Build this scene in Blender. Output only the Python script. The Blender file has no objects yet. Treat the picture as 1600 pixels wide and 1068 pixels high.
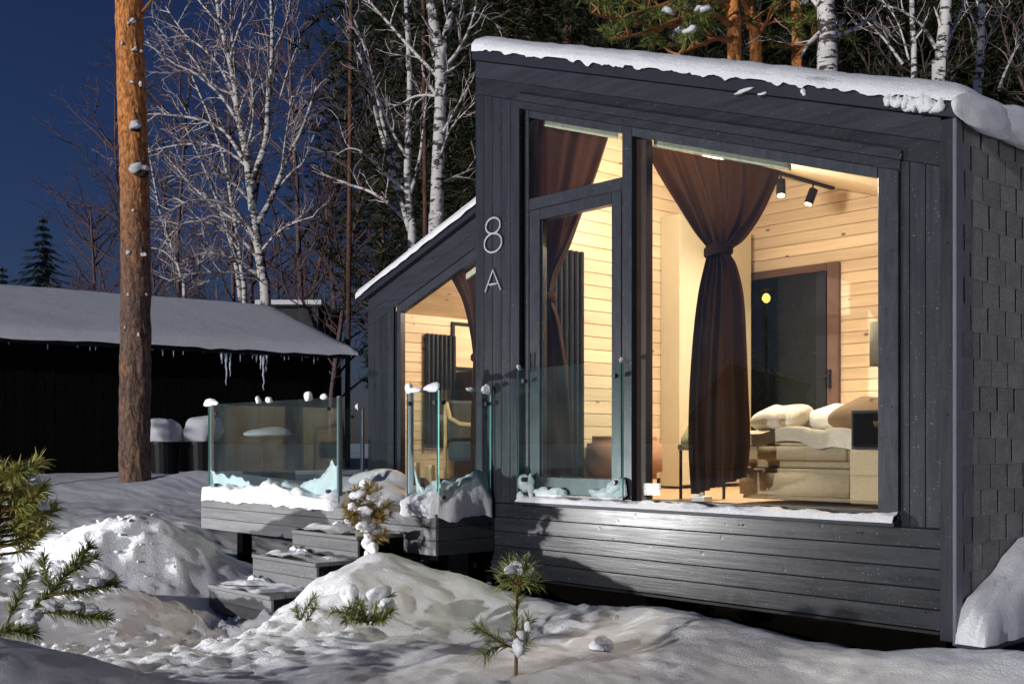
import bpy, bmesh, math, random
import numpy as np
from mathutils import Vector, Matrix
R = math.radians
scene = bpy.context.scene
COL = scene.collection

# ------------------------------------------------------------------ camera, sky, sun, exposure
CAM = (6.5685, -5.626, 0.40)          # cabin floor is z = 0, facade is the plane y = 0
cd = bpy.data.cameras.new('camera'); cam = bpy.data.objects.new('camera', cd); COL.objects.link(cam)
cam.location = CAM; cam.rotation_euler = (R(90), 0, R(47.52))
cd.sensor_width = 36; cd.lens = 38.95; cd.shift_y = 0.0988; cd.clip_start = 0.05; cd.clip_end = 900
scene.camera = cam

SUN_EL, SUN_DIR = 11.0, Vector((0.08, -0.997, 0))       # direction towards the light, seen from above
w = bpy.data.worlds.new('World'); scene.world = w; w.use_nodes = True
nt = w.node_tree; bg = nt.nodes['Background']
sky = nt.nodes.new('ShaderNodeTexSky'); sky.sky_type = 'NISHITA'; sky.sun_disc = False
sky.sun_elevation = R(7.0); sky.sun_rotation = math.atan2(0.6, 0.8)     # last dusk glow, low behind the forest
sky.air_density = 1.0; sky.dust_density = 0.3; sky.ozone_density = 4.0
tint = nt.nodes.new('ShaderNodeMix'); tint.data_type = 'RGBA'; tint.blend_type = 'MULTIPLY'
tint.inputs['Factor'].default_value = 1; tint.inputs['B'].default_value = (0.85, 0.70, 1.08, 1)
nt.links.new(sky.outputs[0], tint.inputs['A']); nt.links.new(tint.outputs['Result'], bg.inputs[0])
bg.inputs[1].default_value = 0.038
sl = bpy.data.lights.new('sun', 'SUN'); so = bpy.data.objects.new('sun', sl); COL.objects.link(so)
sl.energy = 2.2; sl.angle = R(0.4); sl.color = (1.0, 0.975, 0.96)
d = SUN_DIR.normalized() * math.cos(R(SUN_EL)) + Vector((0, 0, math.sin(R(SUN_EL))))
so.rotation_euler = d.to_track_quat('Z', 'Y').to_euler(); so.location = (0, 0, 12)

scene.view_settings.view_transform = 'Standard'; scene.view_settings.look = 'None'
scene.view_settings.exposure = 0.0; scene.view_settings.gamma = 1.0
scene.render.engine = 'CYCLES'
cy = scene.cycles
cy.use_denoising = True; cy.max_bounces = 10; cy.diffuse_bounces = 3; cy.glossy_bounces = 4
cy.transparent_max_bounces = 24; cy.transmission_bounces = 4; cy.caustics_reflective = False; cy.caustics_refractive = False
cy.sample_clamp_indirect = 6.0

# ------------------------------------------------------------------ helpers
CC, SS, FF, HH = 0.6754, 0.7374, 1731.0, 692.0
def at(u, v, D):                        # a point of the place, from its position in the picture and its real distance
    X = (u - 800) / FF * D
    return (CAM[0] + X * CC - D * SS, CAM[1] + X * SS + D * CC, CAM[2] + (HH - v) * D / FF)
def on_y(u, v, y):
    k = (u - 800) / FF; dy = y - CAM[1]; dx = (k * CC * dy - SS * dy) / (CC + k * SS)
    D = -SS * dx + CC * dy
    return (CAM[0] + dx, y, CAM[2] + (HH - v) * D / FF)
def on_x(u, v, x):
    k = (u - 800) / FF; dx = x - CAM[0]; dy = (-k * SS * dx - CC * dx) / (SS - k * CC)
    D = -SS * dx + CC * dy
    return (x, CAM[1] + dy, CAM[2] + (HH - v) * D / FF)

def _hash(ix, iy, seed):
    n = (ix.astype(np.int64) * 374761393 + iy.astype(np.int64) * 668265263 + seed * 1274126177) & 0x7fffffff
    n = ((n ^ (n >> 13)) * 1274126177) & 0x7fffffff
    n = (n ^ (n >> 16)) & 0xffffff
    return n / float(0xffffff)
def vnoise(x, y, seed=0):
    x = np.asarray(x, float); y = np.asarray(y, float)
    ix = np.floor(x); iy = np.floor(y); fx = x - ix; fy = y - iy
    fx = fx * fx * fx * (fx * (fx * 6 - 15) + 10); fy = fy * fy * fy * (fy * (fy * 6 - 15) + 10)
    a = _hash(ix, iy, seed); b = _hash(ix + 1, iy, seed); c = _hash(ix, iy + 1, seed); d = _hash(ix + 1, iy + 1, seed)
    return (a + (b - a) * fx) * (1 - fy) + (c + (d - c) * fx) * fy - 0.5
def fbm(x, y, seed=0, octs=4):
    t = 0; a = 1.0
    for k in range(octs):
        t = t + a * vnoise(x * 2 ** k + 13.7 * k, y * 2 ** k - 7.1 * k, seed + k); a *= 0.5
    return t
def worley(x, y, seed=0):
    ix = np.floor(x); iy = np.floor(y); best = np.full(np.shape(x), 9.0)
    for dx in (-1, 0, 1):
        for dy in (-1, 0, 1):
            px = ix + dx + _hash(ix + dx, iy + dy, seed); py = iy + dy + _hash(ix + dx, iy + dy, seed + 77)
            best = np.minimum(best, (px - x) ** 2 + (py - y) ** 2)
    return np.sqrt(best)

class MB:
    """collects faces, then links them as ONE mesh object"""
    def __init__(self): self.v = []; self.f = []; self.m = []
    def add(self, verts, faces, mi=0):
        o = len(self.v); self.v.extend([tuple(p) for p in verts])
        self.f.extend([tuple(i + o for i in f) for f in faces]); self.m.extend([mi] * len(faces)); return self
    def box(self, x0, x1, y0, y1, z0, z1, mi=0):
        v = [(x0, y0, z0), (x1, y0, z0), (x1, y1, z0), (x0, y1, z0), (x0, y0, z1), (x1, y0, z1), (x1, y1, z1), (x0, y1, z1)]
        return self.add(v, [(0, 3, 2, 1), (4, 5, 6, 7), (0, 1, 5, 4), (1, 2, 6, 5), (2, 3, 7, 6), (3, 0, 4, 7)], mi)
    def prism_y(self, poly, y0, y1, mi=0):          # polygon in x,z, counter-clockwise seen from -y
        n = len(poly)
        v = [(x, y0, z) for x, z in poly] + [(x, y1, z) for x, z in poly]
        f = [tuple(range(n)), tuple(range(2 * n - 1, n - 1, -1))] + [((i + 1) % n, i, i + n, (i + 1) % n + n) for i in range(n)]
        return self.add(v, f, mi)
    def prism_x(self, poly, x0, x1, mi=0):          # polygon in y,z
        n = len(poly)
        v = [(x0, y, z) for y, z in poly] + [(x1, y, z) for y, z in poly]
        f = [tuple(range(n - 1, -1, -1)), tuple(range(n, 2 * n))] + [(i, (i + 1) % n, (i + 1) % n + n, i + n) for i in range(n)]
        return self.add(v, f, mi)
    def bar(self, a, b, wd, ht, up=(0, 0, 1), mi=0):  # square bar from a to b
        a = Vector(a); b = Vector(b); t = (b - a).normalized(); s = t.cross(Vector(up)).normalized(); u = s.cross(t)
        v = []
        for p in (a, b):
            for i, j in ((-1, -1), (1, -1), (1, 1), (-1, 1)): v.append(tuple(p + s * (wd / 2 * i) + u * (ht / 2 * j)))
        return self.add(v, [(3, 2, 1, 0), (4, 5, 6, 7), (0, 1, 5, 4), (1, 2, 6, 5), (2, 3, 7, 6), (3, 0, 4, 7)], mi)
    def tube(self, pts, rad, n=6, cap=True, mi=0):
        P = [Vector(p) for p in pts]; k = len(P)
        if not hasattr(rad, '__len__'): rad = [rad] * k
        v = []; up = Vector((0.13, 0.21, 0.97))
        for i in range(k):
            t = (P[min(i + 1, k - 1)] - P[max(i - 1, 0)])
            if t.length < 1e-9: t = Vector((0, 0, 1))
            t.normalize(); s = t.cross(up)
            if s.length < 0.05: s = t.cross(Vector((1, 0, 0)))
            s.normalize(); q = t.cross(s)
            for j in range(n):
                a = 2 * math.pi * j / n; v.append(P[i] + (s * math.cos(a) + q * math.sin(a)) * rad[i])
        f = [(i * n + j, i * n + (j + 1) % n, (i + 1) * n + (j + 1) % n, (i + 1) * n + j) for i in range(k - 1) for j in range(n)]
        if cap: f += [tuple(range(n - 1, -1, -1)), tuple(range((k - 1) * n, k * n))]
        return self.add(v, f, mi)
    def grid(self, P, mi=0, close_u=False):          # P[i][j] -> points
        nu, nv = len(P), len(P[0]); v = [p for r in P for p in r]
        f = []
        for i in range(nu - (0 if close_u else 1)):
            for j in range(nv - 1):
                a = i; b = (i + 1) % nu; f.append((a * nv + j, b * nv + j, b * nv + j + 1, a * nv + j + 1))
        return self.add(v, f, mi)
    def blob(self, c, rx, ry, rz, seed=0, sub=2, rough=0.18, mi=0, flat=0.0):
        bm = bmesh.new(); bmesh.ops.create_icosphere(bm, subdivisions=sub, radius=1)
        r_ = random.Random(seed * 7 + 3); T = []
        for fq in (1.7, 2.1, 2.6, 3.4, 4.3, 5.6, 7.5, 9.5, 12.0, 15.0):
            dv = Vector((r_.gauss(0, 1), r_.gauss(0, 1), r_.gauss(0, 1))).normalized(); T.append((dv * fq, r_.uniform(0, 6.3), 1.5 / fq ** 0.85))
        v = []
        for p in bm.verts:
            q = p.co
            n = sum(am * math.sin(q.dot(dv) + ph) for dv, ph, am in T)
            s = 1 + rough * n; z = q.z * s
            if z < -1 + flat: z = -1 + flat
            v.append((c[0] + q.x * s * rx, c[1] + q.y * s * ry, c[2] + z * rz))
        f = [tuple(x.index for x in g.verts) for g in bm.faces]; bm.free()
        return self.add(v, f, mi)
    def cyl(self, a, b, r0, r1=None, n=12, mi=0): return self.tube([a, b], [r0, r0 if r1 is None else r1], n, True, mi)
    def build(self, name, mats, parent=None, loc=None, smooth=False, bevel=0.0, org=None, seg=1):
        if org is None: org = ORG.get(parent.name, Vector((0, 0, 0))) if parent else Vector(loc or (0, 0, 0))
        me = bpy.data.meshes.new(name)
        me.from_pydata([(x - org.x, y - org.y, z - org.z) for x, y, z in self.v], [], self.f)
        if not isinstance(mats, (list, tuple)): mats = [mats]
        for m in mats: me.materials.append(m)
        if len(mats) > 1: me.polygons.foreach_set('material_index', self.m)
        if bevel:
            bm = bmesh.new(); bm.from_mesh(me)
            bmesh.ops.bevel(bm, geom=bm.edges[:], offset=bevel, segments=seg, affect='EDGES', clamp_overlap=True)
            bm.to_mesh(me); bm.free()
        if smooth: me.polygons.foreach_set('use_smooth', [True] * len(me.polygons))
        me.update()
        o = bpy.data.objects.new(name, me); COL.objects.link(o)
        if parent: o.parent = parent
        else: o.location = org
        ORG[o.name] = org
        return o
ORG = {}
def tag(o, label=None, cat=None, group=None, kind=None):
    if label: o['label'] = label
    if cat: o['category'] = cat
    if group: o['group'] = group
    if kind: o['kind'] = kind
    return o
def thing(name, loc, label, cat, group=None):
    o = bpy.data.objects.new(name, None); COL.objects.link(o); o.location = loc; o.empty_display_size = 0.2
    ORG[o.name] = Vector(loc); return tag(o, label, cat, group)
def copy_tree(o, parent=None):
    c = o.copy(); COL.objects.link(c); c.parent = parent
    for ch in list(o.children): copy_tree(ch, c)
    return c
def bx(name, m, parent, *a, bevel=0.0, **k): return MB().box(*a).build(name, m, parent, bevel=bevel, **k)

# ------------------------------------------------------------------ materials
class NB:
    def __init__(self, name):
        self.m = bpy.data.materials.new(name); self.m.use_nodes = True; self.t = self.m.node_tree
        self.b = self.t.nodes['Principled BSDF']; self.o = self.t.nodes['Material Output']
    def n(self, kind, **kw):
        x = self.t.nodes.new(kind)
        for k, v in kw.items(): setattr(x, k, v)
        return x
    def l(self, a, b): self.t.links.new(a, b)
    def coords(self, scale=(1, 1, 1), rnd=True):
        tc = self.n('ShaderNodeTexCoord'); src = tc.outputs['Object']
        if rnd:
            oi = self.n('ShaderNodeObjectInfo'); mu = self.n('ShaderNodeMath', operation='MULTIPLY'); mu.inputs[1].default_value = 37.0
            self.l(oi.outputs['Random'], mu.inputs[0]); ad = self.n('ShaderNodeVectorMath', operation='ADD')
            self.l(src, ad.inputs[0]); self.l(mu.outputs[0], ad.inputs[1]); src = ad.outputs[0]
        mp = self.n('ShaderNodeMapping'); mp.inputs['Scale'].default_value = scale; self.l(src, mp.inputs['Vector'])
        return mp.outputs[0]
    def noise(self, vec, scale, detail=4, rough=0.55):
        x = self.n('ShaderNodeTexNoise'); x.inputs['Scale'].default_value = scale; x.inputs['Detail'].default_value = detail
        x.inputs['Roughness'].default_value = rough; self.l(vec, x.inputs['Vector']); return x.outputs['Fac']
    def ramp(self, fac, stops):
        x = self.n('ShaderNodeValToRGB'); e = x.color_ramp.elements
        while len(e) < len(stops): e.new(0.5)
        for q, (p, c) in zip(e, stops): q.position = p; q.color = (c[0], c[1], c[2], 1) if hasattr(c, '__len__') else (c, c, c, 1)
        self.l(fac, x.inputs[0]); return x.outputs[0]
    def mix(self, fac, a, b, mode='MIX'):
        x = self.n('ShaderNodeMix', data_type='RGBA', blend_type=mode)
        for s, v in ((x.inputs['Factor'], fac), (x.inputs['A'], a), (x.inputs['B'], b)):
            if hasattr(v, 'is_linked'): self.l(v, s)
            elif hasattr(v, '__len__'): s.default_value = (v[0], v[1], v[2], 1)
            else: s.default_value = v
        return x.outputs['Result']
    def rand(self, lo, hi):
        oi = self.n('ShaderNodeObjectInfo'); mr = self.n('ShaderNodeMapRange'); mr.inputs[3].default_value = lo; mr.inputs[4].default_value = hi
        self.l(oi.outputs['Random'], mr.inputs[0]); return mr.outputs[0]
    def color(self, c):
        if hasattr(c, 'is_linked'): self.l(c, self.b.inputs['Base Color'])
        else: self.b.inputs['Base Color'].default_value = (c[0], c[1], c[2], 1)
        return self
    def rough(self, r):
        if hasattr(r, 'is_linked'): self.l(r, self.b.inputs['Roughness'])
        else: self.b.inputs['Roughness'].default_value = r
        return self
    def bump(self, h, strength=0.3, dist=0.01):
        x = self.n('ShaderNodeBump'); x.inputs['Strength'].default_value = strength; x.inputs['Distance'].default_value = dist
        self.l(h, x.inputs['Height']); self.l(x.outputs[0], self.b.inputs['Normal']); return self
M = {}
def plain(name, c, r=0.6, var=0.12, metal=0.0, scale=8):
    k = NB(name); v = k.coords(); n = k.noise(v, scale)
    k.color(k.mix(1.0, c, k.ramp(n, [(0.25, 1 - var), (0.75, 1 + var)]), 'MULTIPLY')).rough(r)
    k.b.inputs['Metallic'].default_value = metal; k.b.inputs['Specular IOR Level'].default_value = 0.25 if metal == 0 else 0.5; M[name] = k.m; return k
def snow(name, c=(0.88, 0.895, 0.93)):
    k = NB(name); v = k.coords(rnd=False); n1 = k.noise(v, 5, 5); n2 = k.noise(v, 70, 5, 0.75)
    k.color(k.mix(1.0, c, k.ramp(n1, [(0.25, 0.9), (0.7, 1.0)]), 'MULTIPLY')).rough(0.62)
    k.b.inputs['Specular IOR Level'].default_value = 0.3
    n3 = k.noise(v, 22, 4, 0.6); h = k.mix(0.45, k.mix(0.5, n1, n3), n2); k.bump(h, 0.9, 0.035); M[name] = k.m
snow('snow')
def painted(name, scale, c=(0.026, 0.0285, 0.035), r=(0.24, 0.40), frost=0.06, spec=0.3):
    k = NB(name); v = k.coords(scale); g = k.noise(v, 26, 6, 0.65); v2 = k.coords((1, 1, 1)); n = k.noise(v2, 3.5, 3); s = k.noise(v2, 95, 2)
    base = k.mix(1.0, c, k.ramp(g, [(0.25, 0.5), (0.75, 1.0)]), 'MULTIPLY')
    rv = k.rand(1.0, 1.6); sc = k.n('ShaderNodeVectorMath', operation='SCALE'); k.l(base, sc.inputs[0]); k.l(rv, sc.inputs['Scale'])
    mk = k.ramp(s, [(0.70 - frost * 0.3, 0), (0.77 - frost * 0.1, 1)])
    k.color(k.mix(mk, sc.outputs[0], (0.30, 0.31, 0.33)))
    k.rough(k.ramp(k.mix(0.5, g, n), [(0.3, r[0]), (0.7, r[1])]))
    kn = k.n('ShaderNodeTexVoronoi'); kn.inputs['Scale'].default_value = 7; k.l(v2, kn.inputs['Vector'])
    k.b.inputs['Specular IOR Level'].default_value = spec
    hb = k.mix(0.35, g, k.ramp(kn.outputs['Distance'], [(0.0, 0), (0.12, 1)])); k.bump(hb, 0.28, 0.006); M[name] = k.m
painted('paint_x', (0.06, 1, 1)); painted('paint_base', (0.06, 1, 1), (0.022, 0.024, 0.030), (0.22, 0.36), 0.06, 0.42); painted('paint_z', (1, 1, 0.06)); painted('paint_y', (1, 0.06, 1))
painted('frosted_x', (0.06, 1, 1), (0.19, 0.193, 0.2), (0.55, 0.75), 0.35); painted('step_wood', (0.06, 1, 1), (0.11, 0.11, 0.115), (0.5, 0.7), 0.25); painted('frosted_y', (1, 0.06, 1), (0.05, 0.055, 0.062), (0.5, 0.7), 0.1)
painted('frame_grey', (1, 1, 0.3), (0.036, 0.040, 0.050), (0.28, 0.38)); painted('black_wood', (1, 1, 0.06), (0.0035, 0.0035, 0.004), (0.7, 0.9), 0.0, 0.1)
_k = plain('shade_black', (0.004, 0.0035, 0.003), 1.0, 0.3); _k.b.inputs['Specular IOR Level'].default_value = 0.0; plain('grey_strip', (0.13, 0.133, 0.16), 0.4); plain('dark_metal', (0.02, 0.021, 0.025), 0.35); plain('steel', (0.42, 0.43, 0.47), 0.32, 0.08, 0.9); plain('black', (0.006, 0.006, 0.007), 0.5)  # first material: lightless black standing in for shade beneath the cabin
plain('fascia', (0.020, 0.022, 0.032), 0.45); plain('black_radiator', (0.012, 0.013, 0.016), 0.4); plain('numeral', (0.36, 0.38, 0.41), 0.4, 0.1)
def shingle():
    k = NB('shingle'); v = k.coords(); n = k.noise(v, 160, 3, 0.8); n2 = k.noise(v, 9, 3)
    c = k.mix(1.0, (0.36, 0.36, 0.352), k.ramp(n, [(0.36, 0.35), (0.62, 1.0)]), 'MULTIPLY'); c = k.mix(1.0, c, k.ramp(n2, [(0.3, 0.8), (0.7, 1.1)]), 'MULTIPLY')
    sc = k.n('ShaderNodeVectorMath', operation='SCALE'); k.l(c, sc.inputs[0]); k.l(k.rand(0.86, 1.14), sc.inputs['Scale'])
    k.color(sc.outputs[0]).rough(0.88).bump(n, 0.9, 0.01); M['shingle'] = k.m
shingle()
def pinewood(name, scale, c=(0.80, 0.66, 0.48)):
    k = NB(name); v = k.coords(scale); g = k.noise(v, 14, 5, 0.6); v2 = k.coords(tuple(0.55 + 0.45 * q for q in scale))
    kn = k.n('ShaderNodeTexVoronoi'); kn.inputs['Scale'].default_value = 5.2; k.l(v2, kn.inputs['Vector'])
    base = k.mix(1.0, c, k.ramp(g, [(0.25, (0.80, 0.74, 0.66)), (0.75, (1.1, 1.1, 1.12))]), 'MULTIPLY')
    sc = k.n('ShaderNodeVectorMath', operation='SCALE'); k.l(base, sc.inputs[0]); k.l(k.rand(0.88, 1.08), sc.inputs['Scale'])
    k.color(k.mix(k.ramp(kn.outputs['Distance'], [(0.055, 1), (0.095, 0)]), sc.outputs[0], (0.26, 0.12, 0.05))).rough(0.55).bump(g, 0.15, 0.004); M[name] = k.m
pinewood('pine_y', (1, 0.07, 1)); pinewood('pine_x', (0.07, 1, 1)); pinewood('floor_wood', (1, 0.07, 1), (0.50, 0.34, 0.19)); pinewood('ceiling_wood', (1, 0.07, 1), (0.80, 0.66, 0.47))
plain('plain_ceiling', (0.78, 0.66, 0.48), 0.6, 0.04); plain('beige', (0.58, 0.52, 0.38), 0.5, 0.04); _k = plain('bed_fabric', (0.46, 0.37, 0.23), 0.8, 0.08, 0, 40); _k.bump(_k.noise(_k.coords((1, 1, 2)), 6, 5, 0.6), 0.35, 0.03)
_k = plain('linen', (0.62, 0.55, 0.42), 0.85, 0.08, 0, 20); _k.bump(_k.noise(_k.coords((1, 2.2, 1)), 7, 5, 0.6), 0.7, 0.05); _k = plain('pillow_white', (0.75, 0.72, 0.64), 0.85, 0.06); _k.bump(_k.noise(_k.coords(), 9, 5, 0.6), 0.6, 0.04); plain('brown_fabric', (0.20, 0.13, 0.07), 0.85, 0.15)
plain('tan_suede', (0.34, 0.195, 0.12), 0.8, 0.12); plain('olive', (0.22, 0.23, 0.12), 0.85, 0.15); plain('dark_post', (0.035, 0.022, 0.017), 0.5, 0.2); plain('brown_wood', (0.13, 0.075, 0.055), 0.45, 0.2)
plain('lamp_fabric', (0.30, 0.28, 0.20), 0.8, 0.06); plain('white', (0.8, 0.8, 0.78), 0.5, 0.03); plain('pale_band', (0.50, 0.52, 0.38), 0.7, 0.25, 0, 30)
plain('raw_wood', (0.55, 0.36, 0.18), 0.7, 0.2); plain('log_bark', (0.03, 0.022, 0.018), 0.9, 0.3); plain('bin_plastic', (0.01, 0.011, 0.012), 0.45)
plain('dark_teal', (0.006, 0.008, 0.009), 0.10); plain('concrete_dark', (0.05, 0.052, 0.055), 0.8)
def curtain_mat():
    k = NB('curtain'); v = k.coords((1, 1, 0.2)); n = k.noise(v, 20); c = k.mix(1, (0.040, 0.021, 0.013), k.ramp(n, [(0.3, 0.7), (0.7, 1.0)]), 'MULTIPLY'); k.color(c).rough(0.8)
    k.b.inputs['Specular IOR Level'].default_value = 0.05; tl_ = k.n('ShaderNodeBsdfTranslucent'); tl_.inputs[0].default_value = (0.16, 0.07, 0.03, 1); mx = k.n('ShaderNodeMixShader'); mx.inputs[0].default_value = 0.08
    k.l(k.b.outputs[0], mx.inputs[1]); k.l(tl_.outputs[0], mx.inputs[2]); k.l(mx.outputs[0], k.o.inputs[0]); M['curtain'] = k.m
curtain_mat()
def glass(name, tintc, f0=0.04, haze=0.0):
    k = NB(name); k.t.nodes.remove(k.b)
    tr = k.n('ShaderNodeBsdfTransparent'); tr.inputs[0].default_value = (*tintc, 1); gl = k.n('ShaderNodeBsdfGlossy'); gl.inputs['Roughness'].default_value = 0.0
    lw = k.n('ShaderNodeLayerWeight'); lw.inputs[0].default_value = 0.5; pw = k.n('ShaderNodeMath', operation='POWER'); pw.inputs[1].default_value = 5.0
    k.l(lw.outputs['Facing'], pw.inputs[0]); ma = k.n('ShaderNodeMath', operation='MULTIPLY_ADD'); ma.inputs[1].default_value = 0.95; ma.inputs[2].default_value = f0; k.l(pw.outputs[0], ma.inputs[0]); ma.use_clamp = True
    mx = k.n('ShaderNodeMixShader'); k.l(ma.outputs[0], mx.inputs[0]); k.l(tr.outputs[0], mx.inputs[1]); k.l(gl.outputs[0], mx.inputs[2]); out = mx.outputs[0]
    if haze:                               # thin uneven frost on the sheet
        v = k.coords((1, 1, 1.0)); hz = k.ramp(k.noise(v, 2.6, 6, 0.62), [(0.38, haze * 0.3), (0.72, haze * 1.9)]); df = k.n('ShaderNodeBsdfDiffuse'); df.inputs[0].default_value = (0.62, 0.80, 0.80, 1); m2 = k.n('ShaderNodeMixShader')
        k.l(hz, m2.inputs[0]); k.l(out, m2.inputs[1]); k.l(df.outputs[0], m2.inputs[2]); out = m2.outputs[0]
    k.l(out, k.o.inputs[0]); M[name] = k.m
glass('window_glass', (0.965, 0.975, 0.97), 0.045, 0.0025); glass('rail_glass', (0.90, 0.96, 0.955), 0.055, 0.009)
plain('glass_edge', (0.20, 0.52, 0.47), 0.15, 0.1); plain('ice', (0.62, 0.68, 0.72), 0.15, 0.1)
def emit(name, c, s):
    k = NB(name); k.color((0.8, 0.8, 0.8)); k.b.inputs['Emission Color'].default_value = (*c, 1); k.b.inputs['Emission Strength'].default_value = s; M[name] = k.m
emit('lamp_glow', (1.0, 0.76, 0.46), 9.0); emit('yellow_glow', (1.0, 0.72, 0.10), 30.0); emit('cool_glow', (1.0, 0.93, 0.85), 14.0)
def bark_pine(name, low, high):
    k = NB(name); v = k.coords((1, 1, 0.45)); vo = k.n('ShaderNodeTexVoronoi'); vo.feature = 'DISTANCE_TO_EDGE'; vo.inputs['Scale'].default_value = 15
    wn = k.n('ShaderNodeTexNoise'); wn.inputs['Scale'].default_value = 14; wn.inputs['Detail'].default_value = 4; k.l(v, wn.inputs['Vector']); wm = k.n('ShaderNodeVectorMath', operation='MULTIPLY_ADD'); k.l(wn.outputs['Color'], wm.inputs[0]); wm.inputs[1].default_value = (0.14, 0.14, 0.14); k.l(v, wm.inputs[2]); k.l(wm.outputs[0], vo.inputs['Vector'])
    n = k.noise(v, 24, 6, 0.7); tc = k.n('ShaderNodeTexCoord'); sx = k.n('ShaderNodeSeparateXYZ'); k.l(tc.outputs['Object'], sx.inputs[0])
    mr = k.n('ShaderNodeMapRange'); mr.inputs[1].default_value = 2.4; mr.inputs[2].default_value = 5.0; k.l(sx.outputs['Z'], mr.inputs[0])
    ad = k.n('ShaderNodeMath', operation='ADD'); k.l(mr.outputs[0], ad.inputs[0]); n3 = k.noise(v, 6, 4); mm = k.n('ShaderNodeMath', operation='MULTIPLY_ADD')
    k.l(n3, mm.inputs[0]); mm.inputs[1].default_value = 0.9; mm.inputs[2].default_value = -0.45; k.l(mm.outputs[0], ad.inputs[1]); ad.use_clamp = True
    base = k.mix(ad.outputs[0], low, high)
    pl = k.ramp(k.mix(0.55, vo.outputs['Distance'], n), [(0.22, 0.30), (0.38, 1.0)])
    n5 = k.noise(v, 9, 6, 0.75); base = k.mix(1, base, k.ramp(n5, [(0.34, 0.45), (0.50, 1.0)]), 'MULTIPLY')
    k.color(k.mix(1, base, pl, 'MULTIPLY')).rough(0.85).bump(k.mix(0.5, vo.outputs['Distance'], n), 0.9, 0.03); M[name] = k.m
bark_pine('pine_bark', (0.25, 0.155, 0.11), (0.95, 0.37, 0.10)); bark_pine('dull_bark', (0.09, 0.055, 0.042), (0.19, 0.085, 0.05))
def bark_birch(name, c, dark):
    k = NB(name); v = k.coords((3.0, 3.0, 9.0)); n = k.noise(v, 1.6, 5, 0.65); v2 = k.coords((1.0, 1.0, 1.2)); n2 = k.noise(v2, 3.2, 4, 0.7)
    a = k.mix(k.ramp(n, [(0.52, 0), (0.57, 1)]), c, dark); k.color(k.mix(k.ramp(n2, [(0.55, 0), (0.60, 1)]), a, dark)).rough(0.7).bump(n, 0.3, 0.01); M[name] = k.m
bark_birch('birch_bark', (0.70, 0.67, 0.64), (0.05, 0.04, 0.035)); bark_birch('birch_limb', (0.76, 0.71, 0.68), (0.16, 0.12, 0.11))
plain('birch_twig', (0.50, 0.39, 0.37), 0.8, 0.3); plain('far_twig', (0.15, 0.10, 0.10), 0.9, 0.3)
def needles_mat(name, a, b, sc=4):
    k = NB(name); v = k.coords(); n = k.noise(v, sc, 3); k.color(k.mix(k.ramp(n, [(0.35, 0), (0.65, 1)]), a, b)).rough(0.55); M[name] = k.m
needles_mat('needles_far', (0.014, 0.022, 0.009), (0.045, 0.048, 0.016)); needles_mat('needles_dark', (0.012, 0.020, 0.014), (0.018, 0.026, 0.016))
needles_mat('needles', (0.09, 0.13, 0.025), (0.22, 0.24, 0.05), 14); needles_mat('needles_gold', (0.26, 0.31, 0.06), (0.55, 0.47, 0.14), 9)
needles_mat('needles_rust', (0.30, 0.13, 0.03), (0.16, 0.18, 0.04), 16); plain('stem', (0.17, 0.09, 0.04), 0.8, 0.25, 0, 40); plain('limb_orange', (0.40, 0.17, 0.06), 0.8, 0.3)

# ------------------------------------------------------------------ snow ground (one sheet to the horizon)
CP = []
for u, v, D in [  # snow surface, read off the picture with its distance
        (330, 968, 7.5), (420, 938, 7.5), (470, 908, 7.45), (510, 890, 7.4), (548, 882, 7.35), (590, 890, 7.25), (640, 912, 7.2), (700, 930, 7.3),
        (606, 858, 7.95), (640, 876, 7.95), (691, 886, 8.0), (740, 906, 8.15), (790, 922, 8.1), (860, 936, 7.8), (950, 946, 7.35), (1035, 946, 6.95), (1090, 966, 6.75),
        (1160, 980, 6.5), (1240, 1006, 6.2), (1330, 1026, 5.95), (1420, 1022, 5.75), (1500, 1034, 5.5), (1600, 1018, 5.35),
        (760, 960, 7.0), (860, 985, 6.7), (700, 985, 6.7), (560, 950, 6.9), (470, 975, 6.9), (600, 1005, 6.2), (450, 1010, 6.3), (330, 1010, 6.5), (800, 1030, 5.8), (1000, 1020, 5.9),
        (700, 1068, 5.2), (1000, 1068, 5.3), (1300, 1068, 5.35), (1550, 1060, 5.2), (500, 1068, 5.2), (330, 1068, 5.2),
        (200, 828, 8.5), (150, 840, 8.4), (100, 858, 8.4), (250, 838, 8.5), (300, 868, 8.5), (335, 905, 8.5), (60, 880, 8.3), (200, 900, 7.8), (120, 930, 7.6), (250, 940, 7.8), (300, 935, 7.9),
        (200, 970, 7.1), (60, 985, 6.9), (0, 960, 7.0), (260, 1000, 6.6), (-40, 895, 8.0), (-200, 900, 8.0),
        (0, 1003, 4.2), (100, 1030, 4.2), (60, 1016, 4.2), (180, 1066, 4.1), (30, 1068, 3.8), (-150, 1020, 4.2), (250, 1068, 4.9),
        (372, 888, 10.3), (340, 880, 9.6), (120, 822, 10.5), (300, 822, 11.0), (40, 800, 12), (200, 790, 12.5), (320, 800, 12.2), (120, 750, 14.5), (0, 745, 16), (300, 733, 14.3), (240, 750, 14.2),
        (340, 742, 15), (430, 742, 16), (500, 742, 18), (150, 737, 19), (0, 738, 18), (-300, 745, 17)]:
    CP.append(at(u, v, D))
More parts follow.
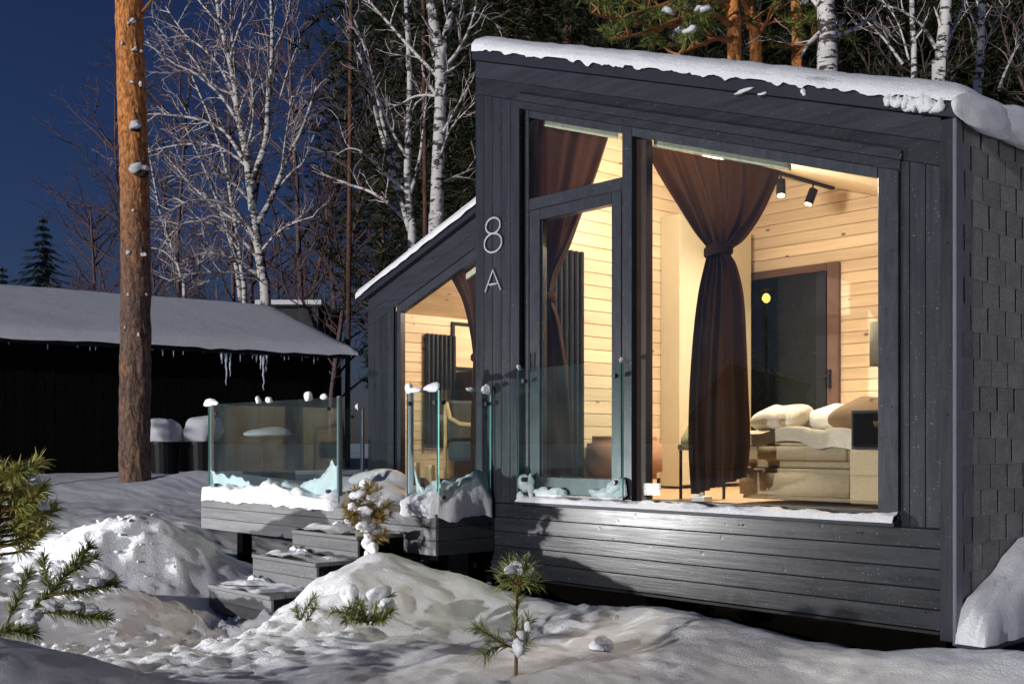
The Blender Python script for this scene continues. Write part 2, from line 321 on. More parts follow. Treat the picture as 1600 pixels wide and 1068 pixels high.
CP += [(-1.0, -1.8, -0.83), (-0.6, -1.6, -0.82), (-1.3, -2.2, -0.84), (-2.5, -0.3, -0.78), (-1.5, 0.2, -0.85), (-0.5, 0.4, -0.85), (0.8, 0.7, -1.0), (2.0, 0.7, -1.02), (3.2, 0.7, -1.02), (2, 2.5, -0.95), (-2, 2.5, -0.85),
       (4.6, 0.8, -0.86), (4.6, 1.8, -0.8), (5, 4, -0.6), (6.6, -5.6, -1.05), (8, -2, -0.8), (9, -8, -1.0), (4, -8, -0.95), (0, -7, -0.9), (-4, -5, -0.8), (12, 5, -0.5), (3, 9, -0.5), (-6, 6, -0.25), (-8, -2, -0.5), (14, -8, -0.9), (-3, 12, -0.3)]
CP = np.array(CP); Ck = 0.35
_d = np.sqrt(((CP[:, None, :2] - CP[None, :, :2]) ** 2).sum(-1) + Ck * Ck)
_w = np.linalg.solve(_d - np.eye(len(CP)) * 0.03, CP[:, 2] + 0.7)
def seg_dist(x, y, pts):
    best = np.full(np.shape(x), 99.0)
    for (ax, ay), (bx_, by_) in zip(pts[:-1], pts[1:]):
        dx, dy = bx_ - ax, by_ - ay; t = np.clip(((x - ax) * dx + (y - ay) * dy) / (dx * dx + dy * dy), 0, 1)
        best = np.minimum(best, np.hypot(x - ax - t * dx, y - ay - t * dy))
    return best
PATH = [at(u, v, D)[:2] for u, v, D in [(375, 935, 8.0), (330, 962, 7.4), (260, 985, 6.9), (150, 1005, 6.5), (20, 1010, 6.3), (-150, 1015, 6.2)]]
PILE = at(200, 850, 8.2); RIDGE = [at(u, v, D)[:2] for u, v, D in [(560, 950, 6.8), (480, 950, 6.9), (400, 980, 6.9), (330, 1010, 6.6), (430, 1030, 6.2), (300, 1050, 5.9)]]
FEET = []
_rf = random.Random(77)
for _i in range(len(PATH) - 1):
    (_ax, _ay), (_bx, _by) = PATH[_i], PATH[_i + 1]; _n = max(2, int(math.hypot(_bx - _ax, _by - _ay) / 0.2)); _h = math.atan2(_by - _ay, _bx - _ax)
    for _k in range(_n):
        _t = _k / _n; _o = (0.13 if _k % 2 else -0.13) + _rf.gauss(0, .05); FEET.append((_ax + (_bx - _ax) * _t - math.sin(_h) * _o, _ay + (_by - _ay) * _t + math.cos(_h) * _o, _h + _rf.gauss(0, .25)))
def foot(x, y):                          # boot prints along the trodden path, each with a pushed-up rim
    z = np.zeros_like(x)
    for fx, fy, h in FEET:
        q = (abs(x - fx) < 0.35) & (abs(y - fy) < 0.35)
        if not q.any(): continue
        dx, dy = x[q] - fx, y[q] - fy; a = (dx * math.cos(h) + dy * math.sin(h)) / 0.15; b = (-dx * math.sin(h) + dy * math.cos(h)) / 0.062; r = np.sqrt(a * a + b * b)
        z[q] += -0.055 / (1 + np.exp((r - 1) * 9)) + 0.022 * np.exp(-((r - 1.35) / 0.28) ** 2)
    return z
CREST = [at(u, v, D)[:2] for u, v, D in [(430, 930, 7.4), (548, 880, 7.3), (640, 920, 7.1), (760, 950, 7.0), (900, 970, 6.8)]]
def ground_z(x, y, fine=True):
    x = np.asarray(x, float); y = np.asarray(y, float); sh = x.shape; x = x.ravel(); y = y.ravel(); z = np.zeros_like(x)
    for k in range(0, len(x), 20000):
        q = slice(k, k + 20000)
        z[q] = np.sqrt((x[q, None] - CP[None, :, 0]) ** 2 + (y[q, None] - CP[None, :, 1]) ** 2 + Ck * Ck) @ _w - 0.7
    r = np.hypot(x, y); far = np.clip((r - 16) / 16, 0, 1); far = far * far * (3 - 2 * far)
    z = np.clip(z, -1.2, 0.4) * (1 - far) + far * (-0.2 + 0.5 * fbm(x * 0.05, y * 0.05, 3, 3))
    if fine:
        near = np.clip(1 - (r - 8) / 5, 0.25, 1)
        z = z + near * (0.05 * fbm(x * 0.9, y * 0.9, 11, 3) + 0.030 * fbm(x * 3.5, y * 3.5, 21, 3) + 0.012 * fbm(x * 12, y * 12, 5, 3))
        pm = np.exp(-(np.hypot(x - PILE[0], (y - PILE[1])) / 0.85) ** 2)
        pd = np.exp(-(seg_dist(x, y, PATH) / 0.42) ** 2); rd = np.exp(-(seg_dist(x, y, RIDGE) / 0.5) ** 2)
        mm_ = np.exp(-(seg_dist(x, y, CREST) / 0.65) ** 2); z = z + mm_ * (0.11 * fbm(x * 2.0, y * 2.0, 61, 4) + 0.05 * np.abs(fbm(x * 4.5, y * 4.5, 67, 3)) - 0.075 + 0.03 * fbm(x * 8, y * 8, 69, 3))
        lump = 0.55 - worley(x * 5.5, y * 5.5, 9); lump2 = 0.5 - worley(x * 11, y * 11, 19); lump3 = 0.5 - worley(x * 24, y * 24, 29)
        z = z + pm * (0.07 * lump + 0.05 * lump2 + 0.02 * lump3) + pd * (-0.05 + 0.015 * lump2 + 0.012 * lump3 + 0.045 * fbm(x * 9, y * 9, 51, 4)) + rd * (0.05 * lump + 0.035 * lump2 + 0.02 * lump3 + 0.05 * fbm(x * 7, y * 7, 53, 4)) + foot(x, y)
    return z.reshape(sh)
def gz(x, y): return float(ground_z(np.array([x]), np.array([y]))[0])
def axis(lo, hi, step, far, growth=1.22):
    a = list(np.arange(lo, hi + 1e-6, step)); s = step
    while a[-1] < far: s *= growth; a.append(a[-1] + s)
    s = step
    while a[0] > -far: s *= growth; a.insert(0, a[0] - s)
    return np.array(a)
ax = axis(-5.2, 6.4, 0.03, 420); ay = axis(-5.4, 1.0, 0.03, 420)
GX, GY = np.meshgrid(ax, ay, indexing='ij'); GZ = ground_z(GX, GY)
me = bpy.data.meshes.new('snow_ground'); nx, ny = GX.shape
idx = np.arange(nx * ny).reshape(nx, ny)
quads = np.stack([idx[:-1, :-1], idx[1:, :-1], idx[1:, 1:], idx[:-1, 1:]], -1).reshape(-1, 4)
me.vertices.add(nx * ny); me.vertices.foreach_set('co', np.stack([GX, GY, GZ], -1).ravel())
me.loops.add(quads.size); me.loops.foreach_set('vertex_index', quads.ravel())
me.polygons.add(len(quads)); me.polygons.foreach_set('loop_start', np.arange(0, quads.size, 4)); me.polygons.foreach_set('loop_total', np.full(len(quads), 4))
me.polygons.foreach_set('use_smooth', [True] * len(quads)); me.materials.append(M['snow']); me.update(calc_edges=True); me.validate()
g = bpy.data.objects.new('snow_ground', me); COL.objects.link(g); tag(g, 'deep trodden and drifted snow covering the ground', None, None, 'structure')

# ------------------------------------------------------------------ snow shapes that lie on things
def drift(name, parent, p0, p1, wd, hfun, seed, n=60, m=14, lip=0.03, mat_='snow', up=Vector((0, 0, 1))):
    """a rounded bank of snow along p0-p1; hfun(t) height, wd(t) half-width"""
    p0 = Vector(p0); p1 = Vector(p1); t_ = (p1 - p0).normalized(); s = t_.cross(up).normalized(); P = []
    for i in range(n + 1):
        t = i / n; e = min(1, math.sqrt(max(0, 1 - (1 - min(1, min(t, 1 - t) / 0.035)) ** 2)) + 0.02); c = p0.lerp(p1, t); row = []
        h = hfun(t) * (0.35 + 0.65 * e); ww = wd(t) if callable(wd) else wd
        for j in range(m + 1):
            a = math.pi * j / m; nn = float(fbm(np.array([t * 14.0 * (p1 - p0).length / 2]), np.array([j * 0.45]), seed, 3)[0])
            off = -math.cos(a) * ww * e * (1 + 0.35 * nn); z = (math.sin(a) ** 0.7) * h * (1 + 0.5 * nn)
            if j in (0, m): z = -lip * (0.4 + 1.2 * (nn + 0.5))
            row.append(tuple(c + s * off + up * z))
        P.append(row)
    return MB().grid(P).build(name, M[mat_], parent, smooth=True)
def slab(name, parent, fn, lx, ly, T, seed, step=0.08, rim=0.16, drop=0.05, edges=(1, 1, 1, 1), fwd=0.03, stepy=None):
    """snow blanket over a roof: fn(a, b, h) -> point h above the roof at a, b"""
    def ticks(L, n):
        t = [0.0, 0.0, 0.006, 0.02, 0.045, 0.075]; return np.array(t + list(np.linspace(0.11, L - 0.11, n)) + [L - q for q in reversed(t)])
    ta, tb = ticks(lx, max(8, int(lx / step))), ticks(ly, max(8, int(ly / (stepy or step)))); na, nb = len(ta), len(tb)
    a, b = np.meshgrid(ta, tb, indexing='ij'); i, j = np.meshgrid(np.arange(na), np.arange(nb), indexing='ij')
    dd = np.full(a.shape, 1.0)
    for e, q in zip(edges, (a, lx - a, b, ly - b)):
        if e: dd = np.minimum(dd, q / rim)
    prof = np.sqrt(np.maximum(0, 1 - (1 - dd) ** 2))
    nn = fbm(a * 1.3, b * 1.3, seed, 3); n2 = fbm(a * 5.5 + b * 3, b * 7 - a * 4, seed + 9, 3); n4 = fbm(a * 13 + b * 9, b * 13 - a * 5, seed + 4, 4)
    h = T * prof * (1 + 0.12 * nn) + 0.008 * n2 + 0.005 * n4
    h = np.where(dd < 0.03, T * 0.22 + 0.02 * n2, h)
    rimv = (i == 0) | (i == na - 1) | (j == 0) | (j == nb - 1)
    h = np.where(rimv, -drop * np.maximum(0.0, 0.22 + 0.8 * n4 + 0.35 * n2), h)
    aa = a + np.where(i < 4, -fwd * edges[0], 0) + np.where(i >= na - 4, fwd * edges[1], 0); bb = b + np.where(j < 4, -fwd * edges[2], 0) + np.where(j >= nb - 4, fwd * edges[3], 0)
    P = [[fn(float(aa[p, q]), float(bb[p, q]), float(h[p, q])) for q in range(nb)] for p in range(na)]
    return MB().grid(P).build(name, M['snow'], parent, smooth=True)

# ------------------------------------------------------------------ the cabin
SL = 1 / 3.0
def zr(x): return 3.465 - SL * x                    # roof line over the main front
def zw(x): return 2.02 + 0.350 * (x + 3.37)         # roof line over the recessed wing
cabin = thing('cabin', (0, 0, -0.6), 'dark grey timber cabin with split pitched roof and lit windows, marked 8A', 'cabin')
BV = 0.0025
def board_xz(poly, y0, y1, m, name='facade_board', parent=None):
    return MB().prism_y(poly, y0, y1).build(name, M[m], parent or cabin, bevel=BV)
# structural shell behind the cladding
bx('base_beam', M['black'], cabin, 0.03, 3.80, 0.04, 0.16, -0.585, -0.02)
MB().prism_y([(3.60, 0.02), (3.60, zr(3.6) - 0.36), (0.45, zr(0.45) - 0.36), (0.45, zr(0.45) - 0.06), (3.83, zr(3.83) - 0.06), (3.83, 0.02)][::-1], 0.04, 0.14).build('wall_core', M['black'], cabin)
MB().prism_y([(0.02, 0.0), (0.50, 0.0), (0.50, zr(0.5) - 0.07), (0.02, zr(0.02) - 0.07)], 0.04, 0.14).build('wall_core', M['black'], cabin)
# horizontal base boards
zb = [-0.055, -0.160, -0.268, -0.376, -0.484, -0.593]
for k in range(5): board_xz([(0.02, zb[k + 1] + 0.002), (3.781, zb[k + 1] + 0.002), (3.781, zb[k] - 0.002), (0.02, zb[k] - 0.002)], 0.0, 0.038, 'paint_base')
# vertical boards of the post at the left, and of the right side
xs = np.linspace(0.002, 0.504, 6)
for a, b in zip(xs[:-1], xs[1:]): board_xz([(a + 0.0015, -0.05), (b - 0.0015, -0.05), (b - 0.0015, zr(b) - 0.343), (a + 0.0015, zr(a) - 0.343)], 0.0, 0.038, 'paint_z')
for a, b in ((3.552, 3.605), (3.605, 3.695), (3.695, 3.781)): board_xz([(a + 0.0015, -0.05), (b - 0.0015, -0.05), (b - 0.0015, zr(b) - 0.343), (a + 0.0015, zr(a) - 0.343)], 0.0, 0.038, 'paint_z')
# sloping boards under the eave and the head trim
for o0, o1 in ((0.082, 0.212), (0.214, 0.341)):
    board_xz([(0.002, zr(0.002) - o1), (3.781, zr(3.781) - o1), (3.781, zr(3.781) - o0), (0.002, zr(0.002) - o0)], 0.0, 0.038, 'paint_x')
board_xz([(0.504, zr(.504) - 0.400), (3.560, zr(3.56) - 0.400), (3.560, zr(3.56) - 0.345), (0.504, zr(.504) - 0.345)], -0.018, 0.036, 'paint_x', 'head_trim')
board_xz([(0.504, zr(.504) - 0.3435), (3.57, zr(3.57) - 0.3435), (3.57, zr(3.57) - 0.288), (0.504, zr(.504) - 0.288)], -0.026, -0.002, 'paint_x', 'head_trim')
board_xz([(3.466, -0.03), (3.549, -0.03), (3.549, zr(3.549) - 0.402), (3.466, zr(3.466) - 0.402)], -0.020, 0.036, 'frame_grey', 'jamb_trim')
bx('corner_trim', M['paint_z'], cabin, 3.783, 3.852, -0.016, 0.038, -0.64, zr(3.852) - 0.08, bevel=BV)
bx('corner_strip', M['grey_strip'], cabin, 3.854, 3.876, -0.022, 0.05, -0.655, zr(3.876) - 0.075, bevel=0.003)
bx('underside_shade', M['shade_black'], cabin, 0.10, 3.70, 0.22, 0.36, -1.35, -0.59)  # added black panel imitating the deep shade under the cabin
bx('bottom_flashing', M['black'], cabin, 0.02, 3.78, -0.012, 0.05, -0.612, -0.5955)
board_xz([(0.0, zr(0.0) - 0.080), (3.90, zr(3.9) - 0.080), (3.90, zr(3.9)), (0.0, zr(0.0))], -0.035, -0.003, 'fascia', 'fascia')
# roof of the main part
roof = MB().prism_y([(0.004, zr(.004) - 0.24), (3.84, zr(3.84) - 0.24), (3.84, zr(3.84) - 0.05), (3.90, zr(3.9) - 0.05), (3.90, zr(3.9) - 0.004), (0.004, zr(.004) - 0.004)], 0.142, 4.9).build('roof', M['fascia'], cabin)
MB().prism_y([(0.004, zr(.004) - 0.078), (3.89, zr(3.89) - 0.078), (3.89, zr(3.89) - 0.004), (0.004, zr(.004) - 0.004)], -0.002, 0.141).build('eave', M['fascia'], roof)
slab('snow_cap', roof, lambda a, b, h: (0.03 + a, -0.048 + b, zr(0.03 + a) + h + 0.002), 3.91, 5.0, 0.125, 4, 0.022, 0.13, 0.045, (1, 1, 1, 1), 0.010, 0.08)
# snow that sags over the right eave and clings below the fascia
s = MB()
for k in range(11):
    r_ = random.Random(k); y = 0.06 + 0.42 * k; s.blob((3.93, y + 0.12, zr(3.93) + 0.0 - 0.02 * r_.random()), 0.055, 0.32, 0.085 + 0.025 * r_.random(), 60 + k, 4, 0.10)
s.build('snow_sag', M['snow'], roof, smooth=True)
s = MB()
for k in range(16):
    r_ = random.Random(90 + k); e_ = 0.7 * math.sin(math.pi * (k + 1) / 17); x = 3.50 + 0.02 * k + 0.004 * r_.random(); s.blob((x, -0.05, zr(x) - 0.03 - 0.025 * r_.random() * e_), 0.024, 0.02, 0.025 + 0.035 * r_.random() * e_, k, 2, 0.3)
s.build('snow_fringe', M['snow'], roof, smooth=True)
for x, dz, sx in ((2.975, .045, .02), (2.55, .078, .06), (2.68, .080, .03)): MB().blob((x, -0.042, zr(x) - dz), sx, 0.012, 0.009 if sx > .025 else 0.02, int(x * 99), 2, 0.3).build('snow_clump', M['snow'], roof, smooth=True)
# right side wall with its shingles
bx('side_wall', M['black'], cabin, 3.70, 3.845, 0.142, 4.88, -0.62, zr(3.85) - 0.24)
shw = bx('shingle_backing', M['black'], cabin, 3.846, 3.858, 0.052, 4.86, -0.62, zr(3.86) - 0.054)
EXPO, TW = 0.141, 0.213; rs = random.Random(5); nrow = 0; zt = zr(3.86) - 0.056; cnt = 0; far_s = MB(); SHM = []
for k in range(6):
    m_ = MB(); wv = TW - 0.014 - 0.006 * (k % 3)
    m_.add([(0.0, 0, EXPO + 0.012), (0.0, wv, EXPO + 0.012), (0.0, wv, 0), (0.0, 0, 0), (0.004, 0, EXPO + 0.012), (0.004, wv, EXPO + 0.012), (0.006, wv, 0.002 * (k % 2)), (0.006, 0, 0.003 * (k % 3))],
           [(3, 2, 1, 0), (4, 5, 6, 7), (0, 1, 5, 4), (1, 2, 6, 5), (2, 3, 7, 6), (3, 0, 4, 7)])
    o = m_.build('shingle', M['shingle'], shw, org=Vector((0, 0, 0))); SHM.append(o.data)
    bpy.data.objects.remove(o)
nrows = int((zt + 0.62) / EXPO)
for r_ in range(nrows):
    z0 = zt - EXPO * (r_ + 1) - 0.004; off = rs.uniform(0, 0.05) + (TW * 0.5 if r_ % 2 else 0)
    y = 0.054 - TW + off; c_ = 0
    while y < 4.7:
        if y > 0.053:
            if c_ < 15:
                o = bpy.data.objects.new('shingle', rs.choice(SHM)); COL.objects.link(o); o.parent = shw
                o.location = (3.859, y, z0 + 0.6 + rs.uniform(-0.004, 0.004)); c_ += 1
            else: far_s.box(3.859, 3.868, y, y + TW - 0.015, z0, z0 + EXPO - 0.004)
        elif y + TW - 0.02 > 0.07:          # cut tab at the corner
            o = bpy.data.objects.new('shingle', rs.choice(SHM)); COL.objects.link(o); o.parent = shw; o.location = (3.859, 0.054, z0 + 0.6); o.scale = (1, (y + TW - 0.054 - 0.012) / (TW - 0.016), 1); c_ += 1
        y += TW + rs.uniform(-0.004, 0.004)
tag(far_s.build('shingle_field', M['shingle'], shw), None, None, None, 'stuff')
# ledge with snow at the foot of the side wall
bx('ledge', M['fascia'], cabin, 3.877, 4.02, -0.03, 4.8, -0.672, -0.640, bevel=0.003)
P = []
for i in range(70):
    y = -0.035 + (0.0 if i == 0 else 0.022 * i if i < 4 else 0.066 + (i - 3) * 0.07); row = []; t = min(1, (y + 0.04) / 0.8); H_ = 0.18 + 0.32 * t + 0.05 * float(fbm(np.array([y * 3]), np.array([1.0]), 6, 3)[0])
    H_ *= (0.0, 0.42, 0.66, 0.85)[i] if i < 4 else 1.0
    for j in range(13):
        q = j / 12; x = 3.874 + (0.155 + 0.02 * float(vnoise(np.array([y * 9]), np.array([j * 0.7]), 8)[0])) * math.sin(q * math.pi / 2) ** 0.8
        z = -0.641 + H_ * math.cos(q * math.pi / 2) ** 0.75 + (0.0 if i == 0 else 0.06) * float(fbm(np.array([y * 9]), np.array([j * 0.7]), 3, 4)[0]) * (1 if 0 < j < 12 else 0.2)
        row.append((x, y, max(z, -0.645)))
    P.append(row)
MB().grid(P).build('ledge_snow', M['snow'], cabin, smooth=True)
# window wall: sill, frames, panes
sill = MB().add([(0.545, -0.085, -0.052), (3.56, -0.085, -0.052), (3.56, 0.05, -0.050), (0.545, 0.05, -0.050), (0.545, -0.085, -0.026), (3.56, -0.085, -0.026), (3.56, 0.05, -0.004), (0.545, 0.05, -0.004)],
                [(0, 3, 2, 1), (4, 5, 6, 7), (0, 1, 5, 4), (1, 2, 6, 5), (2, 3, 7, 6), (3, 0, 4, 7)]).build('sill', M['fascia'], cabin, bevel=0.003)
P = []
for i in range(180):
    t = i / 179; x = 0.55 + 3.0 * t; row = []; nn = float(fbm(np.array([x * 4]), np.array([0.3]), 31, 4)[0]); wy = 0.085 + 0.05 * nn * (1.5 if x > 2.6 else 0.6)
    for j in range(9):
        q = j / 8; n2 = float(fbm(np.array([x * 9]), np.array([j * 0.8]), 33, 3)[0]); h = 0.030 * math.sin(math.pi * min(1, q * 1.02)) ** 0.6 * (1 + 0.8 * n2 + 0.5 * nn) if 0 < j < 8 else -0.004
        y = -0.088 + wy * q; row.append((x, y, -0.026 + (y + 0.085) * 0.163 + h))
    P.append(row)
MB().grid(P).build('sill_snow', M['snow'], sill, smooth=True)
win = MB().prism_y([(1.622, 0.0), (1.706, 0.0), (1.706, zr(1.706) - 0.46), (1.622, zr(1.622) - 0.46)], 0.045, 0.11).build('window', M['dark_post'], cabin)
def frame(name, parts, m, par, y0, y1):
    s = MB()
    for p in parts: s.prism_y(p, y0, y1)
    return s.build(name, M[m], par, bevel=0.003)
def rect(x0, x1, z0, z1): return [(x0, z0), (x1, z0), (x1, z1), (x0, z1)]
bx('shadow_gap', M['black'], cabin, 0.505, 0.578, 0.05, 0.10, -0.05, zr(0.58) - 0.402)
frame('frame', [[(3.420, 0.0), (3.4655, 0.0), (3.4655, zr(3.4655) - 0.403), (3.420, zr(3.42) - 0.403)]], 'frame_grey', win, -0.004, 0.06)
frame('frame', [[(1.624, zr(1.624) - 0.462), (3.418, zr(3.418) - 0.462), (3.418, zr(3.418) - 0.4015), (1.624, zr(1.624) - 0.4015)]], 'frame_grey', win, -0.006, 0.06)
frame('frame', [rect(1.708, 3.418, -0.002, 0.028)], 'frame_grey', win, 0.0, 0.06)
MB().prism_y([(1.7, 0.03), (3.425, 0.03), (3.425, zr(3.425) - 0.455), (1.7, zr(1.7) - 0.455)], 0.026, 0.034).build('pane', M['window_glass'], win)
frame('mullion', [[(1.534, -0.002), (1.6215, -0.002), (1.6215, zr(1.6215) - 0.4015), (1.534, zr(1.534) - 0.4015)]], 'frame_grey', cabin, -0.006, 0.07)
frame('mullion', [[(0.580, -0.002), (0.6125, -0.002), (0.6125, zr(.6125) - 0.4015), (0.580, zr(.58) - 0.4015)]], 'frame_grey', cabin, -0.006, 0.07)
tw = frame('transom_window', [[(0.614, zr(.614) - 0.455), (1.5325, zr(1.5325) - 0.455), (1.5325, zr(1.5325) - 0.4015), (0.614, zr(.614) - 0.4015)], rect(0.614, 1.5325, 2.118, 2.203)], 'frame_grey', cabin, -0.004, 0.065)
MB().prism_y([(0.610, 2.2), (1.536, 2.2), (1.536, zr(1.536) - 0.45), (0.610, zr(.61) - 0.45)], 0.026, 0.034).build('pane', M['window_glass'], tw)
door = frame('door', [rect(0.640, 0.737, 0.03, 2.112), rect(1.444, 1.5315, 0.03, 2.112), rect(0.7385, 1.4425, 2.032, 2.112), rect(0.7385, 1.4425, 0.03, 0.155)], 'frame_grey', cabin, -0.012, 0.055)
frame('frame', [rect(0.614, 0.638, -0.002, 2.116)], 'frame_grey', door, 0.0, 0.06)
frame('bead', [rect(0.7385, 0.752, 0.157, 2.030), rect(1.4285, 1.4425, 0.157, 2.030)], 'frame_grey', door, 0.004, 0.05)
bx('pane', M['window_glass'], door, 0.735, 1.447, 0.026, 0.034, 0.150, 2.036)
bx('handle', M['dark_metal'], door, 0.66, 0.675, -0.05, -0.035, 0.92, 1.06, bevel=0.004)
bx('threshold', M['fascia'], door, 0.614, 1.5325, -0.03, 0.06, -0.003, 0.028, bevel=0.003)
# numerals on the post
def stroke(path, name):
    s = MB(); s.tube([(p[0], -0.012, p[1]) for p in path], 0.0085, 6); return s.build(name, M['numeral'], cabin, smooth=True)
loop = [(0.225 + 0.082 * math.sin(2 * math.pi * k / 24), 2.062 + 0.060 * math.cos(2 * math.pi * k / 24 + math.pi)) for k in range(25)] + [(0.225 + 0.100 * math.sin(2 * math.pi * k / 24), 1.930 + 0.072 * math.cos(2 * math.pi * k / 24)) for k in range(25)]
stroke(loop, 'numeral_eight')
stroke([(0.135, 1.562), (0.225, 1.725), (0.315, 1.562)], 'letter_a'); stroke([(0.178, 1.615), (0.272, 1.615)], 'letter_bar')
# bolts and frost specks on the trim
for x, z in ((3.51, zr(3.51) - 0.44), (3.51, 1.45), (3.51, 0.6), (3.82, 1.45), (3.82, 0.55), (3.70, -0.5), (3.30, -0.1), (2.5, -0.1), (1.55, zr(1.55) - 0.37), (2.6, zr(2.6) - 0.37)):
    MB().cyl((x, -0.026, z), (x, -0.014, z), 0.005, n=8).build('bolt', M['frame_grey'], cabin)

# ---- recessed wing
bx('base_beam', M['black'], cabin, -3.37, -0.005, 1.40, 1.52, -0.45, -0.02)
board_xz([(-3.37, -0.15), (-0.004, -0.15), (-0.004, -0.03), (-3.37, -0.03)], 1.352, 1.39, 'paint_x')
xs = np.linspace(-3.37, -2.905, 5)
for a, b in zip(xs[:-1], xs[1:]): board_xz([(a + .0015, -0.028), (b - .0015, -0.028), (b - .0015, zw(b) - 0.352), (a + .0015, zw(a) - 0.352)], 1.352, 1.39, 'paint_z')
for o0, o1 in ((0.062, 0.205), (0.207, 0.350)):
    board_xz([(-3.37, zw(-3.37) - o1), (-0.004, zw(-.004) - o1), (-0.004, zw(-.004) - o0), (-3.37, zw(-3.37) - o0)], 1.352, 1.39, 'paint_x')
board_xz([(-3.42, zw(-3.42) - 0.060), (-0.003, zw(-.003) - 0.060), (-0.003, zw(-.003)), (-3.42, zw(-3.42))], 1.29, 1.35, 'fascia', 'fascia')
wroof = MB().prism_y([(-3.42, zw(-3.42) - 0.22), (-0.003, zw(-.003) - 0.22), (-0.003, zw(-.003) - 0.004), (-3.42, zw(-3.42) - 0.004)], 1.392, 5.6).build('roof', M['fascia'], cabin)
slab('snow_cap', wroof, lambda a, b, h: (-3.46 + a, 1.28 + b, zw(-3.46 + a) + h + 0.002), 3.45, 4.3, 0.17, 14, 0.09, 0.18, 0.03, (1, 0, 1, 1), 0.02)
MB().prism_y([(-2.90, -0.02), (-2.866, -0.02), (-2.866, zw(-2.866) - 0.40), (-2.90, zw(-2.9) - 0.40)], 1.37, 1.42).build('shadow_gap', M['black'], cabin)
ww = frame('wing_window', [[(-2.862, -0.02), (-2.80, -0.02), (-2.80, zw(-2.8) - 0.45), (-2.862, zw(-2.862) - 0.45)], [(-2.862, zw(-2.862) - 0.449), (-0.10, zw(-.1) - 0.449), (-0.10, zw(-.1) - 0.353), (-2.862, zw(-2.862) - 0.353)],
                           rect(-2.798, -0.10, -0.02, 0.045)], 'frame_grey', cabin, 1.365, 1.43)
MB().prism_y([(-2.81, 0.04), (-0.1, 0.04), (-0.1, zw(-.1) - 0.445), (-2.81, zw(-2.81) - 0.445)], 1.40, 1.408).build('pane', M['window_glass'], ww)
bx('side_wall', M['black'], cabin, -3.37, -3.27, 1.392, 5.5, -0.45, zw(-3.37) - 0.225)

# ---- inside the bedroom and the wing
def wall_boards(par, mesh_axis, p, n, h, z0, m, topf):
    """planks one above the other; p = (x0,x1,y0,y1)"""
    for k in range(n):
        za, zb_ = z0 + k * h, z0 + (k + 1) * h - 0.004
        x0, x1, y0, y1 = p
        if mesh_axis == 'y':
            t = topf(x1)
            if za > t: break
            bx('board', M[m], par, x0, x1, y0, y1, za, min(zb_, t), bevel=0.004)
        else:            # back wall under a sloping ceiling
            tl = [(x0, za), (x1, za), (x1, zb_), (x0, zb_)]
            xe = min(x1, topf(zb_))
            xe0 = min(x1, topf(za))
            if xe0 <= x0 + 0.02: break
            MB().prism_y([(x0, za), (xe0, za), (max(xe, x0 + 0.01), zb_), (x0, zb_)], y0, y1).build('board', M[m], par, bevel=0.004)
def zc(x): return 3.09 - SL * x
il = bx('interior_wall', M['pine_y'], cabin, 0.06, 0.13, 0.142, 3.42, 0.0, zc(0.13))
wall_boards(il, 'y', (0.131, 0.150, 0.142, 3.355), 30, 0.108, 0.0, 'pine_y', zc)
ib = MB().prism_y([(0.06, 0.0), (3.699, 0.0), (3.699, zc(3.699)), (0.06, zc(0.06))], 3.379, 3.45).build('interior_wall', M['pine_x'], cabin)
wall_boards(ib, 'x', (0.152, 3.66, 3.358, 3.378), 30, 0.108, 0.0, 'pine_x', lambda z: (3.09 - z) / SL)
ir = bx('interior_wall', M['pine_y'], cabin, 3.64, 3.698, 0.142, 3.357, 0.0, zc(3.66))
bx('interior_floor', M['floor_wood'], cabin, 0.03, 3.698, 0.165, 3.45, -0.07, -0.002)
MB().prism_y([(0.06, zc(.06) + 0.002), (3.69, zc(3.69) + 0.002), (3.69, zc(3.69) + 0.05), (0.06, zc(.06) + 0.05)], 0.142, 3.45).build('interior_ceiling', M['plain_ceiling'], cabin)
bx('outer_wall', M['black'], cabin, 0.004, 0.058, 0.142, 4.85, -0.45, zr(0.06) - 0.245)
bx('rear_wall', M['black'], cabin, 0.06, 3.69, 4.72, 4.86, -0.45, zr(3.69) - 0.245)
bd = bx('garden_door', M['brown_wood'], cabin, 1.055, 1.175, 3.315, 3.356, 0.0, 2.04, bevel=0.004)
bx('frame', M['brown_wood'], bd, 0.155, 0.20, 3.315, 3.356, 0.0, 2.04, bevel=0.004)
bx('frame', M['brown_wood'], bd, 0.202, 1.053, 3.315, 3.356, 1.975, 2.04, bevel=0.004)
bx('night_pane', M['dark_teal'], bd, 0.202, 1.053, 3.34, 3.35, 0.0, 1.974)
bx('stile', M['black_radiator'], bd, 0.95, 1.05, 3.305, 3.322, 0.0, 1.972, bevel=0.003)
MB().box(1.085, 1.105, 3.27, 3.315, 0.90, 1.07).box(1.02, 1.105, 3.265, 3.28, 1.0, 1.02).build('handle', M['dark_metal'], bd, bevel=0.002)
